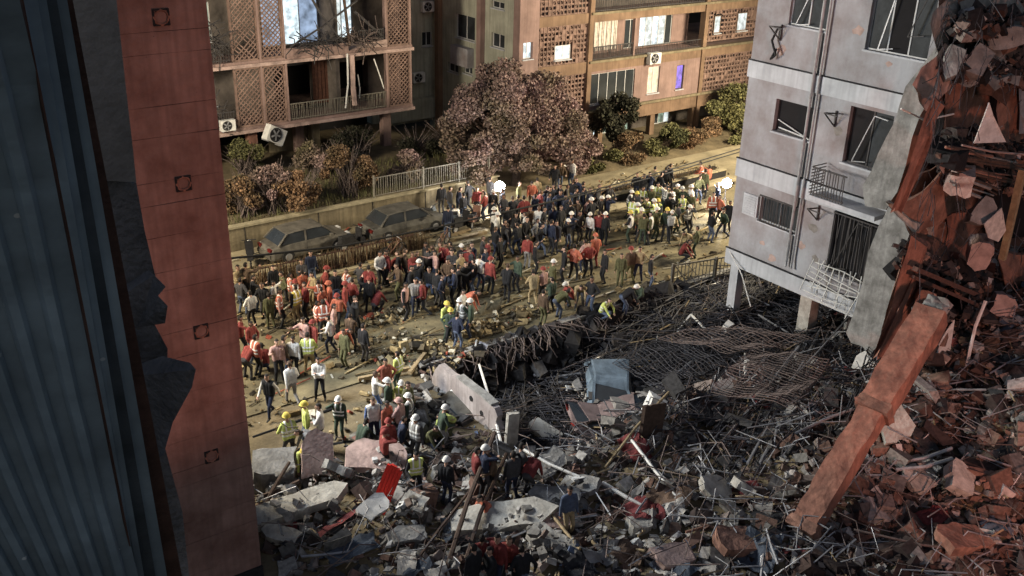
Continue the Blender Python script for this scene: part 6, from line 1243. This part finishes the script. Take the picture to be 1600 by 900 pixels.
grp('in dark row along street middle', [
 (577, 470, 'maroon'), (616, 438, 'red', dict(p='bend', t='black')), (625, 468, 'brown', dict(t='olive')), (634, 500, 'black', dict(v='pink', p='stand')), (643, 474, 'black'), (654, 462, 'black', dict(h='white')), (650, 490, 'grey', dict(p='stride')), (662, 492, 'maroon', dict(v='maroon')), (672, 470, 'black'), (683, 478, 'black', dict(p='stand')), (690, 484, 'navy', dict(p='hips')), (681, 446, 'pink'), (700, 458, 'brown'),
 (706, 446, 'charcoal'), (719, 452, 'tan'), (716, 470, 'black'), (727, 464, 'black'), (740, 460, 'black', dict(p='stand')), (749, 455, 'white'), (765, 460, 'red', dict(h='red', t='black', p='stand')), (697, 434, 'maroon'), (668, 440, 'charcoal'), (710, 478, 'navy'), (735, 440, 'charcoal'), (757, 440, 'navy')])
grp('in search party above plot retaining wall', [
 (791, 470, 'black', dict(p='carry', h='brown')), (808, 456, 'green', dict(p='point', t='black')), (780, 420, 'black', dict(p='stand')), (823, 420, 'red', dict(t='grey', p='stand')), (835, 430, 'black'), (848, 472, 'pink', dict(h='red')), (862, 462, 'olive', dict(h='white')), (847, 508, 'brown', dict(t='olive', p='stand')), (833, 478, 'tan', dict(t='tan')), (861, 488, 'green'), (888, 478, 'red', dict(h='white', p='crouch')),
 (895, 438, 'orange', dict(t='black', p='hips')), (880, 440, 'black'), (928, 420, 'orange', dict(h='orange', t='maroon')), (918, 432, 'red', dict(t='black')), (912, 426, 'pink'), (943, 442, 'black', dict(p='stand')), (968, 448, 'olive', dict(p='stand', t='olive')), (984, 442, 'brown', dict(h='red', t='olive')), (996, 440, 'tan'), (1014, 450, 'black', dict(p='stand')), (922, 492, 'black', dict(p='hips')), (945, 500, 'lime', dict(p='crouch', v='lime')), (975, 492, 'black', dict(h='white', p='bend')), (996, 476, 'green', dict(p='crouch')), (905, 484, 'tan', dict(p='bend')), (872, 498, 'olive', dict(p='bend'))])
for i in range(15): add_person(772 + i * 12.2 + R_.uniform(-4, 4), 402 - i * 1.6 + R_.uniform(-7, 7), R_.choice(['black', 'black', 'navy', 'charcoal', 'white', 'maroon', 'black', 'grey']), R_.choice(['hair', 'hair', 'white', 'brown', 'hair']), None, T_(), cl='in front crowd row under mauve tree')
for i in range(16): add_person(768 + i * 12.0 + R_.uniform(-4, 4), 380 - i * 1.6 + R_.uniform(-7, 7), R_.choice(['black', 'black', 'navy', 'charcoal', 'black', 'white', 'pink', 'brown']), R_.choice(['hair', 'hair', 'brown', 'white', 'hair']), None, T_(), cl='in second crowd row under mauve tree')
for i in range(15): add_person(772 + i * 12.4 + R_.uniform(-4, 4), 358 - i * 1.5 + R_.uniform(-6, 6), R_.choice(['black', 'black', 'navy', 'charcoal', 'maroon']), R_.choice(['hair', 'hair', 'brown', 'hair']), None, T_(), cl='in third crowd row under mauve tree')
for i in range(8): add_person(848 + i * 8.5 + R_.uniform(-3, 3), 334 - i * 1.2 + R_.uniform(-6, 6), R_.choice(['black', 'navy', 'charcoal', 'black']), R_.choice(['hair', 'hair', 'brown']), None, T_(), cl='in rear crowd row beside far kerb')
grp('by bright lamp under mauve tree', [(810, 332, 'olive', dict(t='tan', p='stand')), (830, 328, 'orange', dict(t='brown')), (838, 322, 'tan'), (866, 300, 'black'), (874, 296, 'brown'), (893, 292, 'white'), (745, 338, 'maroon'), (757, 345, 'red'), (770, 342, 'black', dict(h='white')), (765, 325, 'charcoal'), (785, 340, 'navy'), (733, 330, 'black')])
grp('by scooters behind silver sedan', [(690, 335, 'black'), (703, 342, 'charcoal', dict(p='stand')), (716, 340, 'navy', dict(t='denim')), (724, 348, 'black', dict(p='stand')), (712, 352, 'white', dict(p='crouch')), (700, 374, 'navy')])
for i in range(20): add_person(984 + (i % 10) * 10.4 + R_.uniform(-4, 4), 346 + (i // 10) * 34 - (i % 10) * 1.7 + R_.uniform(-7, 7), R_.choice(['green', 'black', 'charcoal', 'olive', 'white', 'green', 'tan']), R_.choice(['white', 'white', 'hair', 'yellow']), None, R_.choice(['black', 'green', 'charcoal']), R_.choice([None, 'grey', 'lime', 'white', None]), cl='in helmeted crew beyond street railing')
grp('in small dark group on far pavement', [(993, 312, 'black'), (1003, 318, 'black'), (1012, 316, 'navy'), (1020, 305, 'tan'), (1027, 316, 'black'), (1037, 306, 'black', dict(p='stand')), (1044, 300, 'charcoal')])
grp('near white building corner', [(1094, 296, 'orange', dict(v='orange')), (1105, 300, 'orange', dict(t='maroon')), (1098, 310, 'olive'), (1088, 318, 'olive'), (1110, 350, 'orange', dict(p='stand', v='orange')), (1122, 350, 'orange'), (1118, 330, 'navy', dict(h='white')), (1136, 362, 'black'), (1128, 372, 'green'), (1086, 402, 'olive', dict(t='green')), (1074, 396, 'tan', dict(p='bend')), (1068, 408, 'maroon', dict(p='crouch')), (1108, 378, 'black')])
for i in range(16): add_person(598 + i * 11 + R_.uniform(-4, 4), 452 - i * 1.8 + R_.uniform(-9, 9), R_.choice(['black', 'navy', 'charcoal', 'maroon', 'brown', 'white', 'black']), R_.choice(['hair', 'hair', 'white', 'brown']), None, T_(), cl='in dark row along street middle')
for i in range(12): add_person(384 + i * 16 + R_.uniform(-5, 5), 500 - i * 2.2 + R_.uniform(-14, 14), R_.choice(['black', 'black', 'brown', 'white', 'charcoal', 'olive', 'orange']), R_.choice(['hair', 'red', 'hair', 'brown']), None, T_(), R_.choice([None, 'orange', None]), cl='in paramedic group near orange wall')
for i in range(9): add_person(984 + i * 11 + R_.uniform(-4, 4), 364 - i * 1.7 + R_.uniform(-6, 6), R_.choice(['green', 'black', 'charcoal', 'olive', 'tan']), R_.choice(['white', 'hair', 'yellow']), None, R_.choice(['black', 'green']), R_.choice([None, 'grey', 'lime']), cl='in helmeted crew beyond street railing')
ORD = lambda n: f"{n}{'th' if 10 <= n % 100 <= 20 else {1: 'st', 2: 'nd', 3: 'rd'}.get(n % 10, 'th')}"
HEADW = dict(white='white helmet', red='red helmet', orange='orange helmet', yellow='yellow helmet', pink='pink helmet', brown='brown hair', hair='dark hair')
from collections import defaultdict
byc = defaultdict(list)
for p in PEOPLE: byc[p['cl']].append(p)
CNAMES = dict(lime='lime', grey='grey')
for cl, L_ in byc.items():
    L_.sort(key=lambda q: q['px'])
    for i, p in enumerate(L_):
        mk = POSES[p['pose']]; s = R_.uniform(.93, 1.04); o = bpy.data.objects.new('person', mk['body']); COL.objects.link(o)
        o.location = p['p']; o.rotation_euler = (0, 0, p['face']); o.scale = (s * 1.04, s * 1.04, s)
        for k, m_ in enumerate((SK[R_.choice('aab c'.replace(' ', ''))], CLOTH[p['top']], CLOTH[p['trou']], CLOTH['boot'], CLOTH['eye'])):
            o.material_slots[k].link = 'OBJECT'; o.material_slots[k].material = m_
        def child(nm, me, ms):
            c = bpy.data.objects.new(nm, me); COL.objects.link(c); c.parent = o
            while len(me.materials) < len(ms): me.materials.append(ms[0])
            for k, m_ in enumerate(ms): c.material_slots[k].link = 'OBJECT'; c.material_slots[k].material = m_
        if p['head'] in ('hair', 'brown'): child('hair', mk['hair'], [CLOTH['hair' if p['head'] == 'hair' else 'hairb']])
        else: child('helmet', mk['helmet'], [CLOTH[p['head']]])
        if p['vest']: child('vest', mk['vest'], [CLOTH[p['vest']], CLOTH['stripe'] if p['vest'] in ('lime', 'yellow', 'orange', 'green', 'grey') else CLOTH[p['vest']]])
        what = f"{p['vest']} vest" if p['vest'] else {'plaid': 'plaid shirt', 'white': 'white top'}.get(p['top'], p['top'] + ' top')
        tag(o, f"person in {what}, {ORD(i + 1)} from left {cl}", 'person', 'people ' + cl)
